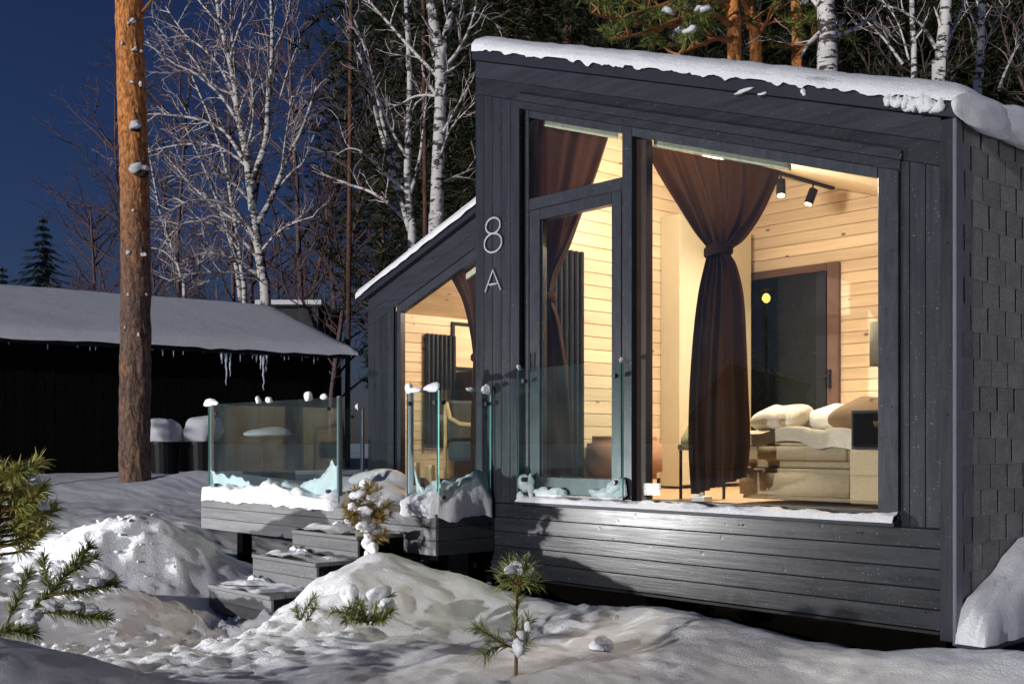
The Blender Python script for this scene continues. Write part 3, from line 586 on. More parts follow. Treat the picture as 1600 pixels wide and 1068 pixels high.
# wing room
wl = bx('interior_wall', M['pine_y'], cabin, -3.265, -3.215, 1.45, 4.9, 0.0, zw(-3.25) - 0.235)
wall_boards(wl, 'y', (-3.214, -3.195, 1.45, 4.85), 30, 0.108, 0.0, 'pine_y', lambda x: zw(x) - 0.24)
MB().prism_y([(-3.19, 0.0), (-0.01, 0.0), (-0.01, zw(-.01) - 0.24), (-3.19, zw(-3.19) - 0.24)], 4.86, 4.95).build('interior_wall', M['pine_x'], cabin)
bx('interior_floor', M['floor_wood'], cabin, -3.26, -0.01, 1.53, 4.95, -0.07, -0.002)
MB().prism_y([(-3.26, zw(-3.26) - 0.26), (-0.01, zw(-.01) - 0.26), (-0.01, zw(-.01) - 0.222), (-3.26, zw(-3.26) - 0.222)], 1.45, 4.95).build('interior_ceiling', M['ceiling_wood'], cabin)
bx('interior_wall', M['pine_y'], cabin, -0.06, 0.003, 1.45, 4.85, 0.0, zw(-.06) - 0.265)

# ------------------------------------------------------------------ curtains, furniture, lamps indoors
def curtain(name, label, left, right, y, folds, seed, amp=0.045, nz=46, ns=90, tie=None):
    """left, right: lists of picture points down each edge, on the plane y"""
    L = [on_y(u, v, y) for u, v in left]; Rr = [on_y(u, v, y) for u, v in right]
    def along(Q, t):
        n = len(Q) - 1; f = min(t * n, n - 1e-6); i = int(f); f -= i; p0 = Vector(Q[max(i - 1, 0)]); p1 = Vector(Q[i]); p2 = Vector(Q[i + 1]); p3 = Vector(Q[min(i + 2, n)])
        return 0.5 * ((2 * p1) + (p2 - p0) * f + (2 * p0 - 5 * p1 + 4 * p2 - p3) * f * f + (3 * p1 - p0 - 3 * p2 + p3) * f ** 3)
    r_ = random.Random(seed); ph = [r_.uniform(0, 6.28) for _ in range(4)]; P = []
    w0 = (Vector(Rr[0]) - Vector(L[0])).length
    for i in range(nz + 1):
        t = i / nz; a = along(L, t); b = along(Rr, t); wd = (b - a).length; row = []
        k = amp * (0.55 + 0.45 * min(1.4, w0 / max(wd, 0.05) * 0.5)) * (0.35 + 0.65 * min(1, wd / (0.3 * w0)))
        for j in range(ns + 1):
            s_ = j / ns; p = a.lerp(b, s_); q = s_ + 0.02 * math.sin(7 * t + ph[0]) * math.sin(math.pi * s_)
            q = q + 0.035 * math.sin(9.1 * q + ph[3]) + 0.02 * math.sin(17 * q + ph[0] + 2.5 * t); oy = k * ((0.75 + 0.35 * math.sin(5.3 * q + ph[2])) * math.sin(2 * math.pi * folds * q + ph[1]) + 0.5 * math.sin(2 * math.pi * folds * 1.63 * q + ph[2] + 2.2 * t) + 0.3 * math.sin(2 * math.pi * folds * 0.37 * q + 4 * t))
            row.append((p.x, p.y + oy, p.z))
        P.append(row)
    loc = Vector(P[-1][ns // 2]); c = thing(name, loc, label, 'curtain'); MB().grid(P).build('drape', M['curtain'], c, smooth=True)
    if tie is not None:
        a = along(L, tie); b = along(Rr, tie); m_ = (a + b) / 2; hw = (b - a).length / 2 + 0.012; s = MB(); Q = []
        for k in range(25):
            an = 2 * math.pi * k / 24; row = []
            for dz, ex in ((-0.035, 0.0), (-0.02, 0.012), (0.02, 0.012), (0.035, 0.0)): row.append((m_.x + (hw + ex) * math.cos(an), m_.y + (0.085 + ex) * math.sin(an), m_.z + dz + 0.012 * math.cos(an)))
            Q.append(row)
        s.grid(Q).build('tie_band', M['curtain'], c, smooth=True)
    return c
curtain('curtain', 'brown velvet curtain tied at its middle behind the large fixed window',
        [(1003, 226), (1030, 275), (1062, 325), (1092, 368), (1109, 392), (1104, 412), (1094, 460), (1086, 530), (1081, 610), (1079, 690), (1084, 772)],
        [(1217, 266), (1202, 300), (1180, 340), (1152, 376), (1136, 392), (1146, 414), (1156, 460), (1160, 530), (1163, 610), (1166, 690), (1160, 745)], 0.20, 6.5, 3, 0.040, tie=0.4)
curtain('curtain', 'brown velvet curtain gathered aside behind the glazed door',
        [(800, 170), (800, 230), (806, 300), (814, 380), (824, 440), (832, 470), (828, 510), (822, 570), (818, 640), (818, 700), (820, 752)],
        [(955, 208), (938, 262), (916, 320), (892, 380), (868, 432), (862, 466), (872, 500), (882, 560), (890, 630), (896, 700), (898, 756)], 0.20, 4.5, 8, 0.034, tie=0.5)
curtain('curtain', 'dark curtain drawn aside behind the window of the recessed wing',
        [(700, 424), (712, 445), (724, 470), (732, 500), (738, 530), (741, 560), (740, 600), (738, 650), (737, 700), (737, 745)],
        [(800, 372), (796, 400), (792, 440), (785, 480), (778, 520), (772, 555), (776, 600), (780, 650), (783, 700), (784, 745)], 1.52, 5, 12, 0.04, tie=0.55)
for (x0, x1, f, o, y, lb) in ((1.72, 2.78, zr, 0.438, 0.10, 'pale frosted band along the head of the large fixed window'), (0.66, 1.40, zr, 0.432, 0.10, 'short pale band above the glazed door'), (-1.85, -0.3, zw, 0.47, 1.46, 'pale band in the window of the recessed wing')):
    s = MB().prism_y([(x0, f(x0) - o - 0.06), (x1, f(x1) - o - 0.06), (x1, f(x1) - o), (x0, f(x0) - o)], y, y + 0.03)
    tag(s.build('head_band', M['pale_band'], None, (x0, y, f(x0) - o - 0.06), bevel=0.004), lb, 'window band')  # on the large window this bar stands for frost along the glass head

# bed and what lies on it
bed = thing('bed', (2.8, 1.3, 0), 'low beige upholstered bed with draped cover behind the large window', 'bed')
bx('base', M['bed_fabric'], bed, 2.06, 2.93, 0.57, 2.45, 0.03, 0.235, bevel=0.03, seg=4, smooth=True)
bx('mattress', M['bed_fabric'], bed, 2.06, 2.93, 0.57, 2.45, 0.242, 0.43, bevel=0.05, seg=5, smooth=True)
P = []
for i in range(30):
    x = 2.03 + 0.93 * i / 29; row = []
    for j in range(26):
        q = j / 25
        if q < 0.2: y = 0.545 + 0.012 * math.sin(9 * x); z = 0.385 + 0.03 * math.sin(3.3 * x + 1) + (0.485 - 0.385) * q / 0.2
        else: y = 0.55 + 1.85 * (q - 0.2) / 0.8; z = 0.485
        n = float(fbm(np.array([x * 3.2]), np.array([y * 4]), 71, 3)[0]); row.append((x, y + 0.03 * n * (q < 0.25), z + 0.06 * n))
    P.append(row)
MB().grid(P).build('cover', M['linen'], bed, smooth=True)
bed_e = bed
def pillow(c, rx, ry, rz, rot, tilt, m, lb):
    P = []
    for i in range(19):
        a = -math.pi / 2 + math.pi * i / 18; row = []
        for j in range(33):
            b = 2 * math.pi * j / 32
            f = lambda t: math.copysign(abs(t) ** 0.45, t)
            row.append(Vector((rx * f(math.cos(b)) * math.cos(a) ** 0.5 if math.cos(a) > 0 else 0, ry * f(math.sin(b)) * math.cos(a) ** 0.5 if math.cos(a) > 0 else 0, rz * math.sin(a) * (1 + 0.1 * math.sin(3 * b)))))
        P.append(row)
    mt = Matrix.Rotation(R(rot), 3, 'Z') @ Matrix.Rotation(R(tilt), 3, 'X')
    P = [[tuple(mt @ q + Vector(c)) for q in r_] for r_ in P]
    tag(MB().grid(P).build('pillow', M[m], None, (c[0], c[1], c[2] - rz), smooth=True), lb, 'pillow')
pillow((2.20, 0.90, 0.575), 0.17, 0.24, 0.075, 10, 10, 'pillow_white', 'white patterned pillow on the bed beside the tied curtain')
pillow((2.47, 1.20, 0.585), 0.21, 0.24, 0.075, -5, 10, 'pillow_white', 'white pillow between the other pillows on the bed')
pillow((2.82, 1.00, 0.60), 0.23, 0.26, 0.085, 0, 14, 'brown_fabric', 'brown satin cushion beside the black niche of the bedside cabinet')
pillow((1.62, 0.75, 0.46), 0.13, 0.16, 0.05, 20, 30, 'olive', 'small olive green cushion half hidden behind the curtain')
st = thing('side_stool', (1.62, 0.75, 0), 'small low stool under the olive cushion behind the curtain', 'stool')
bx('seat', M['brown_fabric'], st, 1.50, 1.74, 0.62, 0.90, 0.35, 0.395, bevel=0.01)
for x, y in ((1.52, .64), (1.72, .64), (1.52, .88), (1.72, .88)): MB().cyl((x, y, 0), (x, y, 0.352), 0.012, n=8).build('leg', M['dark_metal'], st)
ns = thing('bedside_cabinet', (3.25, 0.75, 0), 'beige bedside cabinet with black niche above two drawers', 'cabinet')
bx('body', M['bed_fabric'], ns, 2.95, 3.62, 0.50, 1.0, 0.03, 0.36, bevel=0.006)
MB().box(2.95, 3.62, 0.52, 1.0, 0.362, 0.375).box(2.95, 3.62, 0.52, 1.0, 0.585, 0.60).box(2.95, 2.962, 0.52, 1.0, 0.376, 0.584).build('niche', M['black'], ns)
bx('niche_back', M['black'], ns, 2.963, 3.62, 0.98, 0.99, 0.376, 0.584)
for za, zb2 in ((0.05, 0.195), (0.205, 0.35)): bx('drawer', M['bed_fabric'], ns, 2.965, 3.61, 0.487, 0.499, za, zb2, bevel=0.003)
# wardrobe panel, ottoman
wd_ = thing('wardrobe', (0.26, 2.5, 0), 'tall narrow pale beige wardrobe against the pine wall', 'wardrobe')
bx('side_panel', M['beige'], wd_, 0.152, 0.37, 2.05, 2.07, 0.02, 2.42, bevel=0.003)
for k in range(3): bx('door_panel', M['beige'], wd_, 0.350, 0.368, 2.073 + 0.35 * k, 2.419 + 0.35 * k, 0.03, 2.41, bevel=0.003)
bx('top_panel', M['beige'], wd_, 0.152, 0.349, 2.072, 3.10, 2.39, 2.42)
ot = thing('ottoman', (0.42, 1.45, 0), 'tan suede ottoman with rounded corners against the pine wall', 'ottoman')
MB().box(0.17, 0.60, 1.02, 1.60, 0.10, 0.46).build('cushion', M['tan_suede'], ot, bevel=0.06, seg=5, smooth=True)
for x, y in ((.22, 1.07), (.55, 1.07), (.22, 1.55), (.55, 1.55)): MB().cyl((x, y, 0), (x, y, 0.11), 0.015, n=8).build('leg', M['dark_metal'], ot)
cn = thing('candle', (1.93, 0.25, 0), 'white pillar candle on a white block by the large window', 'candle')
bx('pillar', M['white'], cn, 1.925, 1.975, 0.27, 0.32, 0.05, 0.20, bevel=0.006); bx('block', M['white'], cn, 1.92, 2.03, 0.25, 0.34, 0.0, 0.049, bevel=0.004)
# radiators made of upright tubes
def radiator(x, y0, n, z0, z1, lb, dp=0.06):
    t = thing('radiator', (x, y0, z0), lb, 'radiator')
    for k in range(n): MB().box(x + 0.015, x + 0.015 + dp, y0 + 0.062 * k, y0 + 0.062 * k + 0.042, z0, z1).build('tube', M['black_radiator'], t, bevel=0.01)
    for z in (z0 + 0.05, z1 - 0.08): bx('header', M['black_radiator'], t, x + 0.002, x + 0.014, y0, y0 + 0.062 * n, z, z + 0.03)
radiator(0.15, 0.40, 10, 0.12, 1.98, 'tall black tube radiator on the pine wall behind the glazed door')
radiator(-3.195, 1.98, 7, 0.35, 1.62, 'black tube radiator beside the framed mirror in the recessed wing')
# framed mirror and dark cabinet in the wing
mi_ = thing('wall_mirror', (-3.19, 2.55, 1.25), 'black framed square panel on the pine wall of the recessed wing', 'mirror')
for a in ((2.37, 2.41, 1.23, 1.78), (2.98, 3.02, 1.23, 1.78), (2.412, 2.978, 1.74, 1.78), (2.412, 2.978, 1.23, 1.27)): bx('frame', M['black'], mi_, -3.192, -3.165, a[0], a[1], a[2], a[3], bevel=0.003)
bx('panel', M['pine_y'], mi_, -3.192, -3.178, 2.412, 2.978, 1.272, 1.738)
ck = thing('dark_cabinet', (-3.0, 2.9, 0), 'dark brown cabinet under the framed panel in the recessed wing', 'cabinet')
bx('carcass', M['brown_wood'], ck, -3.192, -2.87, 2.42, 3.5, 0.0, 1.21, bevel=0.005)
for k in range(2): bx('door', M['brown_wood'], ck, -2.868, -2.85, 2.43 + 0.53 * k, 2.95 + 0.53 * k, 0.04, 1.18, bevel=0.004)
ch = thing('armchair', (-2.2, 1.95, 0), 'grey armchair with a bent light wood arm in the recessed wing', 'chair')
bx('seat', M['concrete_dark'], ch, -2.45, -1.85, 1.7, 2.3, 0.22, 0.42, bevel=0.03)
bx('back', M['concrete_dark'], ch, -2.5, -2.38, 1.7, 2.3, 0.425, 0.85, bevel=0.03)
for y in (1.68, 2.32):
    MB().tube([(-2.42, y, 0.82), (-2.36, y, 0.66), (-2.2, y, 0.60), (-1.9, y, 0.58), (-1.82, y, 0.5), (-1.82, y, 0.0)], 0.02, 8).build('arm', M['raw_wood'], ch, smooth=True)
    MB().cyl((-2.44, y, 0.0), (-2.44, y, 0.83), 0.018, n=8).build('leg', M['raw_wood'], ch)
# wall lamp, unlit
wlmp = thing('wall_lamp', (3.45, 0.62, 1.0), 'unlit wall lamp with olive drum shade beside the bed', 'lamp')
Q = []; c_ = on_y(1388, 535, 1.1)
for k in range(33):
    a = 2 * math.pi * k / 32; Q.append([(c_[0] + r_ * math.cos(a), c_[1] + r_ * math.sin(a), c_[2] + z) for z, r_ in ((-0.145, 0.115), (-0.15, 0.12), (0.13, 0.12), (0.135, 0.115))])
MB().grid(Q).build('shade', M['lamp_fabric'], wlmp, smooth=True)
bx('arm', M['dark_metal'], wlmp, c_[0], 3.638, c_[1] - 0.01, c_[1] + 0.01, c_[2] - 0.01, c_[2] + 0.01)
bx('wall_plate', M['dark_metal'], wlmp, 3.62, 3.638, c_[1] - 0.06, c_[1] + 0.06, c_[2] - 0.06, c_[2] + 0.06, bevel=0.003)
# lit track lights, and unseen ceiling lamps added to brighten both rooms
def point(name, loc, energy, col, rad, par):
    l = bpy.data.lights.new(name, 'POINT'); l.energy = energy; l.color = col; l.shadow_soft_size = rad
    o = bpy.data.objects.new(name, l); COL.objects.link(o); o.parent = par; o.location = Vector(loc) - ORG[par.name]; return o
tl = thing('track_light', (1.3, 2.0, 2.6), 'black ceiling track with cylindrical spotlights in the bedroom', 'track light')
zt_ = zc(1.3)
bx('rail', M['black'], tl, 1.283, 1.317, 0.9, 3.02, zt_ - 0.035, zt_ - 0.012)
for k, (y, tx, ty) in enumerate(((1.35, 0.15, 0.05), (2.22, 0.18, -0.25), (2.70, -0.2, -0.35))):
    h = Vector((1.3, y, zt_ - 0.10)); dr = Vector((tx, ty, -1)).normalized(); b_ = h + dr * 0.115
    head = MB().tube([h - dr * 0.02, b_], [0.038, 0.038], 16).build('spotlight', M['black'], tl, smooth=False)
    MB().cyl((1.3, y, zt_ - 0.036), (1.3, y, zt_ - 0.095), 0.008, n=8).build('stem', M['black'], head)
    MB().cyl(b_ + dr * 0.001, b_ + dr * 0.006, 0.030, n=16).build('lens', M['lamp_glow'], head)
    l = bpy.data.lights.new('spot_beam', 'SPOT'); l.energy = 150; l.color = (1.0, 0.85, 0.66); l.spot_size = R(120); l.spot_blend = 0.9; l.shadow_soft_size = 0.03
    o = bpy.data.objects.new('spot_beam', l); COL.objects.link(o); o.parent = tl; o.location = b_ + dr * 0.02 - ORG['track_light']; o.rotation_euler = (-dr).to_track_quat('Z', 'Y').to_euler()
def unseen_ceiling_lamp(x, y, zt2, e, lb):
    t = thing('unseen_ceiling_lamp', (x, y, zt2), lb, 'ceiling lamp')
    MB().cyl((x, y, zt2 - 0.05), (x, y, zt2 + 0.03), 0.06, n=20).build('mount', M['black'], t)
    MB().blob((x, y, zt2 - 0.10), 0.09, 0.09, 0.05, 0, 3, 0.0).build('globe', M['lamp_glow'], t, smooth=True)
    point('room_fill_light', (x, y, zt2 - 0.24), e, (1.0, 0.85, 0.66), 0.10, t)
unseen_ceiling_lamp(1.55, 0.95, zc(1.55), 150, 'round ceiling lamp added to light the bedroom, unseen behind the tied curtain')
unseen_ceiling_lamp(-1.3, 2.9, zw(-1.3) - 0.265, 215, 'round ceiling lamp added unseen to light the recessed wing')

# ------------------------------------------------------------------ deck, steps, railings
deck = thing('deck', (-1.6, 0, -0.45), 'grey timber deck on posts in front of the recessed wing', 'deck')
z3 = [-0.118, -0.218, -0.318, -0.425]
for k in range(3):
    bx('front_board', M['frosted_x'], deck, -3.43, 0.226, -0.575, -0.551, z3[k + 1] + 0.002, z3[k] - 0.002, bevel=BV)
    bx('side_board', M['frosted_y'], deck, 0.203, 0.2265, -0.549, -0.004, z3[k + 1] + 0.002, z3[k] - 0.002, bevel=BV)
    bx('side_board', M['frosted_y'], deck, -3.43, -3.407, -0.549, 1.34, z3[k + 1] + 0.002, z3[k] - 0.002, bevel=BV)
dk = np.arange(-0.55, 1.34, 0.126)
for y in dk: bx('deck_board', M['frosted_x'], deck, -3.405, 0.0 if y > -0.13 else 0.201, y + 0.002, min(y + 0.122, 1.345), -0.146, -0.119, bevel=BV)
for x, y in ((-2.75, -0.48), (-0.95, -0.48), (0.12, -0.46), (0.14, -0.10), (-2.75, 1.1), (-0.95, 1.1), (-3.3, 1.1)): bx('post', M['black_wood'], deck, x - 0.05, x + 0.05, y - 0.05, y + 0.05, gz(x, y) - 0.12, -0.148)
for y in (-0.48, 0.4, 1.1): bx('joist', M['black_wood'], deck, -3.3, 0.19, y - 0.03, y + 0.03, -0.30, -0.149)
bx('brace', M['black_wood'], deck, -3.25, -2.80, -0.50, -0.46, -0.42, -0.30)
drift('deck_snow', deck, (-3.42, -0.50, -0.12), (-1.09, -0.50, -0.12), lambda t: 0.105 + 0.02 * math.sin(9 * t), lambda t: 0.10 + 0.055 * math.sin(math.pi * t) ** 2 + 0.02 * math.sin(14 * t), 41, 80)
drift('deck_snow', deck, (-0.20, -0.49, -0.12), (0.22, -0.49, -0.12), 0.12, lambda t: 0.12 + 0.07 * t, 42, 30)
drift('deck_snow', deck, (0.135, -0.57, -0.12), (0.135, -0.02, -0.12), 0.105, lambda t: 0.13 + 0.14 * math.sin(math.pi * min(1, t * 0.62)) , 43, 40, lip=0.04)
for x, y, rx, ry, rz, sd in ((-1.35, 0.15, .42, .3, .26, 3), (-0.75, 0.5, .34, .3, .2, 4), (-2.4, 0.35, .5, .4, .14, 6), (-3.0, 0.0, .35, .3, .12, 7)): MB().blob((x, y, -0.125), rx, ry, rz, sd, 4, 0.25, flat=1.0).build('deck_snow', M['snow'], deck, smooth=True)
stp = thing('steps', (-0.6, -1.2, -0.85), 'three grey wooden steps down from the deck, half buried in snow', 'steps')
for zt2, yf, yb2 in ((-0.28, -1.005, -0.577), (-0.45, -1.355, -0.99), (-0.65, -1.72, -1.34)):
    for k in range(3):
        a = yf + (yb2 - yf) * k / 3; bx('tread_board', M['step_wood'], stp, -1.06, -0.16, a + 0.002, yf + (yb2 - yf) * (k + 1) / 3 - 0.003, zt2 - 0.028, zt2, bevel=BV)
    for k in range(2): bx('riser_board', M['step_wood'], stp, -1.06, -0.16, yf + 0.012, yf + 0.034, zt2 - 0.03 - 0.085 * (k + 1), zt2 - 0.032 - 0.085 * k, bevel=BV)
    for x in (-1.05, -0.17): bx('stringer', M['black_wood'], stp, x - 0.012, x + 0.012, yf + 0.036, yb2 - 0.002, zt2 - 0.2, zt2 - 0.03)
    rr = random.Random(int(-yf * 100)); P = []
    for i in range(40):
        x = -1.05 + 0.88 * i / 39; row = []
        for j in range(16):
            y = yf + 0.004 + (yb2 - yf - 0.02) * j / 15; n = float(fbm(np.array([x * 4.5]), np.array([y * 6]), 81 + int(-yf * 9), 3)[0])
            row.append((x, y, zt2 - 0.004 + max(0, 0.016 + 0.05 * n) * (1 if 0 < i < 39 else 0)))
        P.append(row)
    MB().grid(P).build('step_snow', M['snow'], stp, smooth=True)
    for k in range(2): MB().blob((-0.98 + 0.14 * k + 0.05 * rr.random(), yb2 - 0.06, zt2 + 0.02), 0.045, 0.035, 0.028, k, 3, 0.25).build('snow_lump', M['snow'], stp, smooth=True)
def pane_box(a, b, z0, z1, th, name, par):
    """glass sheet between plan points a and b; its narrow edges are green"""
    a = Vector((*a, 0)); b = Vector((*b, 0)); t = (b - a).normalized(); s = Vector((t.y, -t.x, 0)) * th / 2
    v = [a + s, b + s, b - s, a - s]; v = [(p.x, p.y, z0) for p in v] + [(p.x, p.y, z1) for p in v]
    mb = MB().add(v, [(0, 1, 5, 4), (2, 3, 7, 6)], 0).add(v, [(0, 3, 2, 1), (4, 5, 6, 7), (1, 2, 6, 5), (3, 0, 4, 7)], 1)
    return mb.build(name, [M['rail_glass'], M['glass_edge']], par)
def railing(a, b, z0, z1, lb, clumps=(), posts=(), clamps=True):
    t = thing('glass_railing', ((a[0] + b[0]) / 2, (a[1] + b[1]) / 2, z0), lb, 'railing')
    pane_box(a, b, z0, z1, 0.014, 'pane', t)
    for f, r1, r2 in clumps:
        p = Vector((*a, 0)).lerp(Vector((*b, 0)), f); al = abs(b[1] - a[1]) > abs(b[0] - a[0]); r2 = 0.012 + r2 * 0.55; MB().blob((p.x, p.y, z1 + r2 * 0.55), 0.026 if al else r1 * 0.85, r1 * 0.85 if al else 0.026, r2, int(f * 97) + int(r1 * 999), 3, 0.2).build('snow_clump', M['snow'], t, smooth=True)
    for f in posts:
        p = Vector((*a, 0)).lerp(Vector((*b, 0)), f); bx('post', M['steel'], t, p.x - 0.02, p.x + 0.02, p.y + 0.012, p.y + 0.045, z0, z1 + 0.015, bevel=0.003)
    if clamps:
        for f in (0.07, 0.93):
            p = Vector((*a, 0)).lerp(Vector((*b, 0)), f)
            for z in (z0 + 0.1, z1 - 0.09): MB().cyl((p.x - 0.0, p.y - 0.018, z), (p.x, p.y + 0.018, z), 0.017, n=12).build('clamp', M['frame_grey'], t)
    return t
railing((-3.36, -0.53), (-1.10, -0.53), -0.10, 0.775, 'long clear glass railing panel along the deck front beside the steps', ((0.01, .10, .05), (.05, .12, .03), (.42, .03, .035), (.50, .035, .03), (.80, .05, .045), (.90, .05, .02)), (0.0, 0.985))
railing((-3.385, -0.50), (-3.385, 1.28), -0.10, 0.775, 'clear glass railing panel on the deck end facing the shed', ((.97, .03, .06),), (0.99,))
railing((-0.17, -0.53), (0.195, -0.53), -0.10, 0.79, 'narrow clear glass railing panel between the steps and the deck corner', ((0.03, .03, .04), (.30, .10, .02), (.80, .09, .04)), (0.0,))
railing((0.212, -0.535), (0.212, -0.03), -0.10, 0.79, 'clear glass railing panel on the deck side beside the number post', ((.62, .05, .02), (.93, .05, .05)), ())
railing((0.567, -0.075), (1.606, -0.075), 0.035, 0.945, 'clear glass guard panel across the glazed door', ((.02, .016, .02), (.985, .014, .015)), ())
gg = [o for o in COL.objects if o.name.startswith('glass_railing') and o.get('label', '').startswith('clear glass guard')][0]
for k, (x, z, rx, rz) in enumerate(((0.62, 0.12, .05, .06), (0.68, 0.10, .03, .09), (0.82, 0.075, .13, .04), (0.95, 0.06, .08, .03), (1.36, 0.075, .14, .045), (1.50, 0.10, .07, .06), (0.585, 0.03, .03, .05))): MB().blob((x, -0.045, z - 0.02), rx, 0.03, rz, 200 + k, 3, 0.28).build('snow_clump', M['snow'], gg, smooth=True)
bx('bracket', M['frame_grey'], gg, 0.60, 1.585, -0.055, -0.030, 0.018, 0.034)
# torn sheets of frozen snow still stuck to the inside of the glass
rl = [o for o in COL.objects if o.get('label', '').startswith('long clear')][0]; rc = [o for o in COL.objects if o.get('label', '').startswith('narrow clear')][0]
def crust(par, x0, x1, z0, prof, y, seed):
    """snow packed against the glass: a thin uneven bank whose top follows prof(t)"""
    P = []; n = 46
    for i in range(n + 1):
        t = i / n; x = x0 + (x1 - x0) * t; row = []; H_ = prof(t) * (1 + 0.35 * float(fbm(np.array([x * 8]), np.array([seed * 1.3]), seed, 4)[0]))
        for j in range(13):
            q = j / 12; nn = float(fbm(np.array([x * 12]), np.array([q * 5.0 + seed]), seed + 3, 3)[0]); th = (0.075 * (1 - q) ** 1.6 + 0.012) * (1 + 0.7 * nn) * (1 if j < 12 else 0.0)
            row.append((x + 0.012 * nn, y + 0.001 + max(0, th), z0 + H_ * q ** 0.9))
        P.append(row)
    MB().grid(P).build('snow_crust', M['snow'], par, smooth=True)
crust(rl, -1.78, -1.13, -0.10, lambda t: 0.12 + 0.26 * t ** 1.2, -0.522, 3)
crust(rl, -3.34, -2.6, -0.10, lambda t: 0.16 + 0.10 * (1 - t) ** 2, -0.522, 4)
crust(rc, -0.155, 0.03, -0.10, lambda t: 0.12 + 0.36 * (1 - t) ** 1.4, -0.522, 5)
crust(rc, 0.03, 0.19, -0.10, lambda t: 0.16 + 0.06 * t, -0.522, 7)
# firewood crate and split wood on the deck, logs below it
fc = thing('firewood_crate', (-0.45, 1.05, -0.119), 'black metal firewood holder on the deck by the wing window', 'crate')
for x in (-0.62, -0.30): bx('side', M['black'], fc, x, x + 0.02, 0.92, 1.2, -0.118, 0.20)
bx('bottom', M['black'], fc, -0.599, -0.301, 0.92, 1.2, -0.10, -0.08); bx('back', M['black'], fc, -0.599, -0.301, 1.18, 1.2, -0.079, 0.18)
for k, (x, y, h) in enumerate(((-1.62, 0.62, .34), (-1.52, 0.68, .30), (-1.42, 0.64, .32))):
    tag(MB().prism_y([(x, -0.118), (x + 0.06, -0.118), (x + 0.055, -0.118 + h), (x + 0.004, -0.118 + h)], y, y + 0.05).build('split_log', M['raw_wood'], None, (x, y, -0.118), bevel=0.004), 'pale split log standing upright in the deck snow', 'log', 'split logs on the deck')
lr = random.Random(4)
for k in range(11):
    row, q = (0, k) if k < 6 else (1, k - 6); y = 0.25; x = -2.35 + 0.19 * q + 0.095 * row; gz0 = gz(x, 0.3)
    s = MB().tube([(x, y - 0.25, gz0 + 0.09 + 0.155 * row), (x + 0.01, y + 0.3, gz0 + 0.09 + 0.155 * row)], 0.085 + 0.012 * lr.random(), 10)
    tag(s.build('log', M['log_bark'], None, (x, y, gz0 + 0.155 * row)), 'dark round log in the stack under the deck', 'log', 'logs stacked under the deck')

# ------------------------------------------------------------------ neighbouring shed and far building
A0 = Vector(at(-260, 512, 15.6)); A1 = Vector(at(548, 552, 20.3)); A0.z = A1.z = 2.04
wdir = (A1 - A0); wdir.z = 0; LEN = wdir.length; wdir.normalize(); back = Vector((-wdir.y, wdir.x, 0))
shed = thing('shed', (A1.x, A1.y, -0.3), 'long black timber shed with snowy pitched roof and icicles', 'shed')
def sh(a, b, z): p = A1 - wdir * a + back * b; return (p.x, p.y, z)          # a along the front from its right end, b into the shed
def sbox(name, m, par, a0, a1, b0, b1, z0, z1):
    v = [sh(a, b, z) for z in (z0, z1) for a, b in ((a0, b0), (a1, b0), (a1, b1), (a0, b1))]
    return MB().add(v, [(0, 1, 2, 3), (7, 6, 5, 4), (4, 5, 1, 0), (5, 6, 2, 1), (6, 7, 3, 2), (7, 4, 0, 3)]).build(name, M[m], par)
sbox('wall_core', 'black', shed, 0.25, LEN, 0.42, 6.6, -0.4, 1.95)
k = 0; a = 0.25
while a < LEN - 0.2: sbox('wall_board', 'black_wood', shed, a + 0.004, a + 0.146, 0.385, 0.415, -0.4, 1.93); a += 0.15
def sroof(a, b, h): return sh(a, b, 2.04 + 1.10 * (b / 3.5 if b < 3.5 else (7.0 - b) / 3.5) + h)
P = [[sroof(a, b, -0.10) for b in (0, 3.5, 7.0)] for a in (0, LEN)]; Q = [[sroof(a, b, 0.0) for b in (0, 3.5, 7.0)] for a in (0, LEN)]
rv = [*P[0], *P[1], *Q[0], *Q[1]]
sr = MB().add(rv, [(0, 1, 4, 3), (1, 2, 5, 4), (9, 10, 7, 6), (10, 11, 8, 7), (3, 9, 6, 0), (2, 8, 11, 5), (0, 6, 7, 1), (1, 7, 8, 2), (4, 10, 9, 3), (5, 11, 10, 4)]).build('roof', M['dark_metal'], shed)
MB().add([sh(0.26, 0.42, 1.95), sh(0.26, 6.6, 1.95), sh(0.26, 3.5, 2.98)], [(0, 1, 2)]).build('gable', M['black'], shed)
slab('snow_cap', sr, lambda a, b, h: sroof(a - 0.06, b - 0.06, h + 0.004), LEN + 0.06, 7.1, 0.16, 24, 0.22, 0.22, 0.05, (1, 1, 1, 1), 0.04)
ri = random.Random(8)
for k in range(42):
    a = ri.uniform(0.1, 9.0); L_ = 0.02 + 0.14 * ri.random() ** 3; p = sroof(a, 0.0, -0.10); q = Vector(p) - Vector((0, 0, L_)); MB().tube([p, q], [0.012, 0.002], 5).build('icicle', M['ice'], sr)
for u, l_ in ((303, .55), (310, .40), (372, .62), (367, .25), (294, .18), (378, .3)):
    a = (548 - u) / 548 * (LEN * 0.68) * 0.96; p = sroof(a, 0.0, -0.10); n = 9; pts = [Vector(p) + Vector((ri.uniform(-.012, .012), ri.uniform(-.01, .01), -l_ * k / n)) for k in range(n + 1)]
    MB().tube(pts, [0.022 * (1 - 0.8 * k / n) * ri.uniform(.6, 1.3) + 0.003 for k in range(n + 1)], 6).build('icicle', M['ice'], sr, smooth=True)
fb = thing('far_building', at(460, 640, 31), 'dark flat roofed building with thin snow edge behind the shed', 'building')
c0 = Vector(at(405, 480, 31)); c1 = Vector(at(497, 480, 31)); dv = (c1 - c0).normalized(); bk = Vector((-dv.y, dv.x, 0))
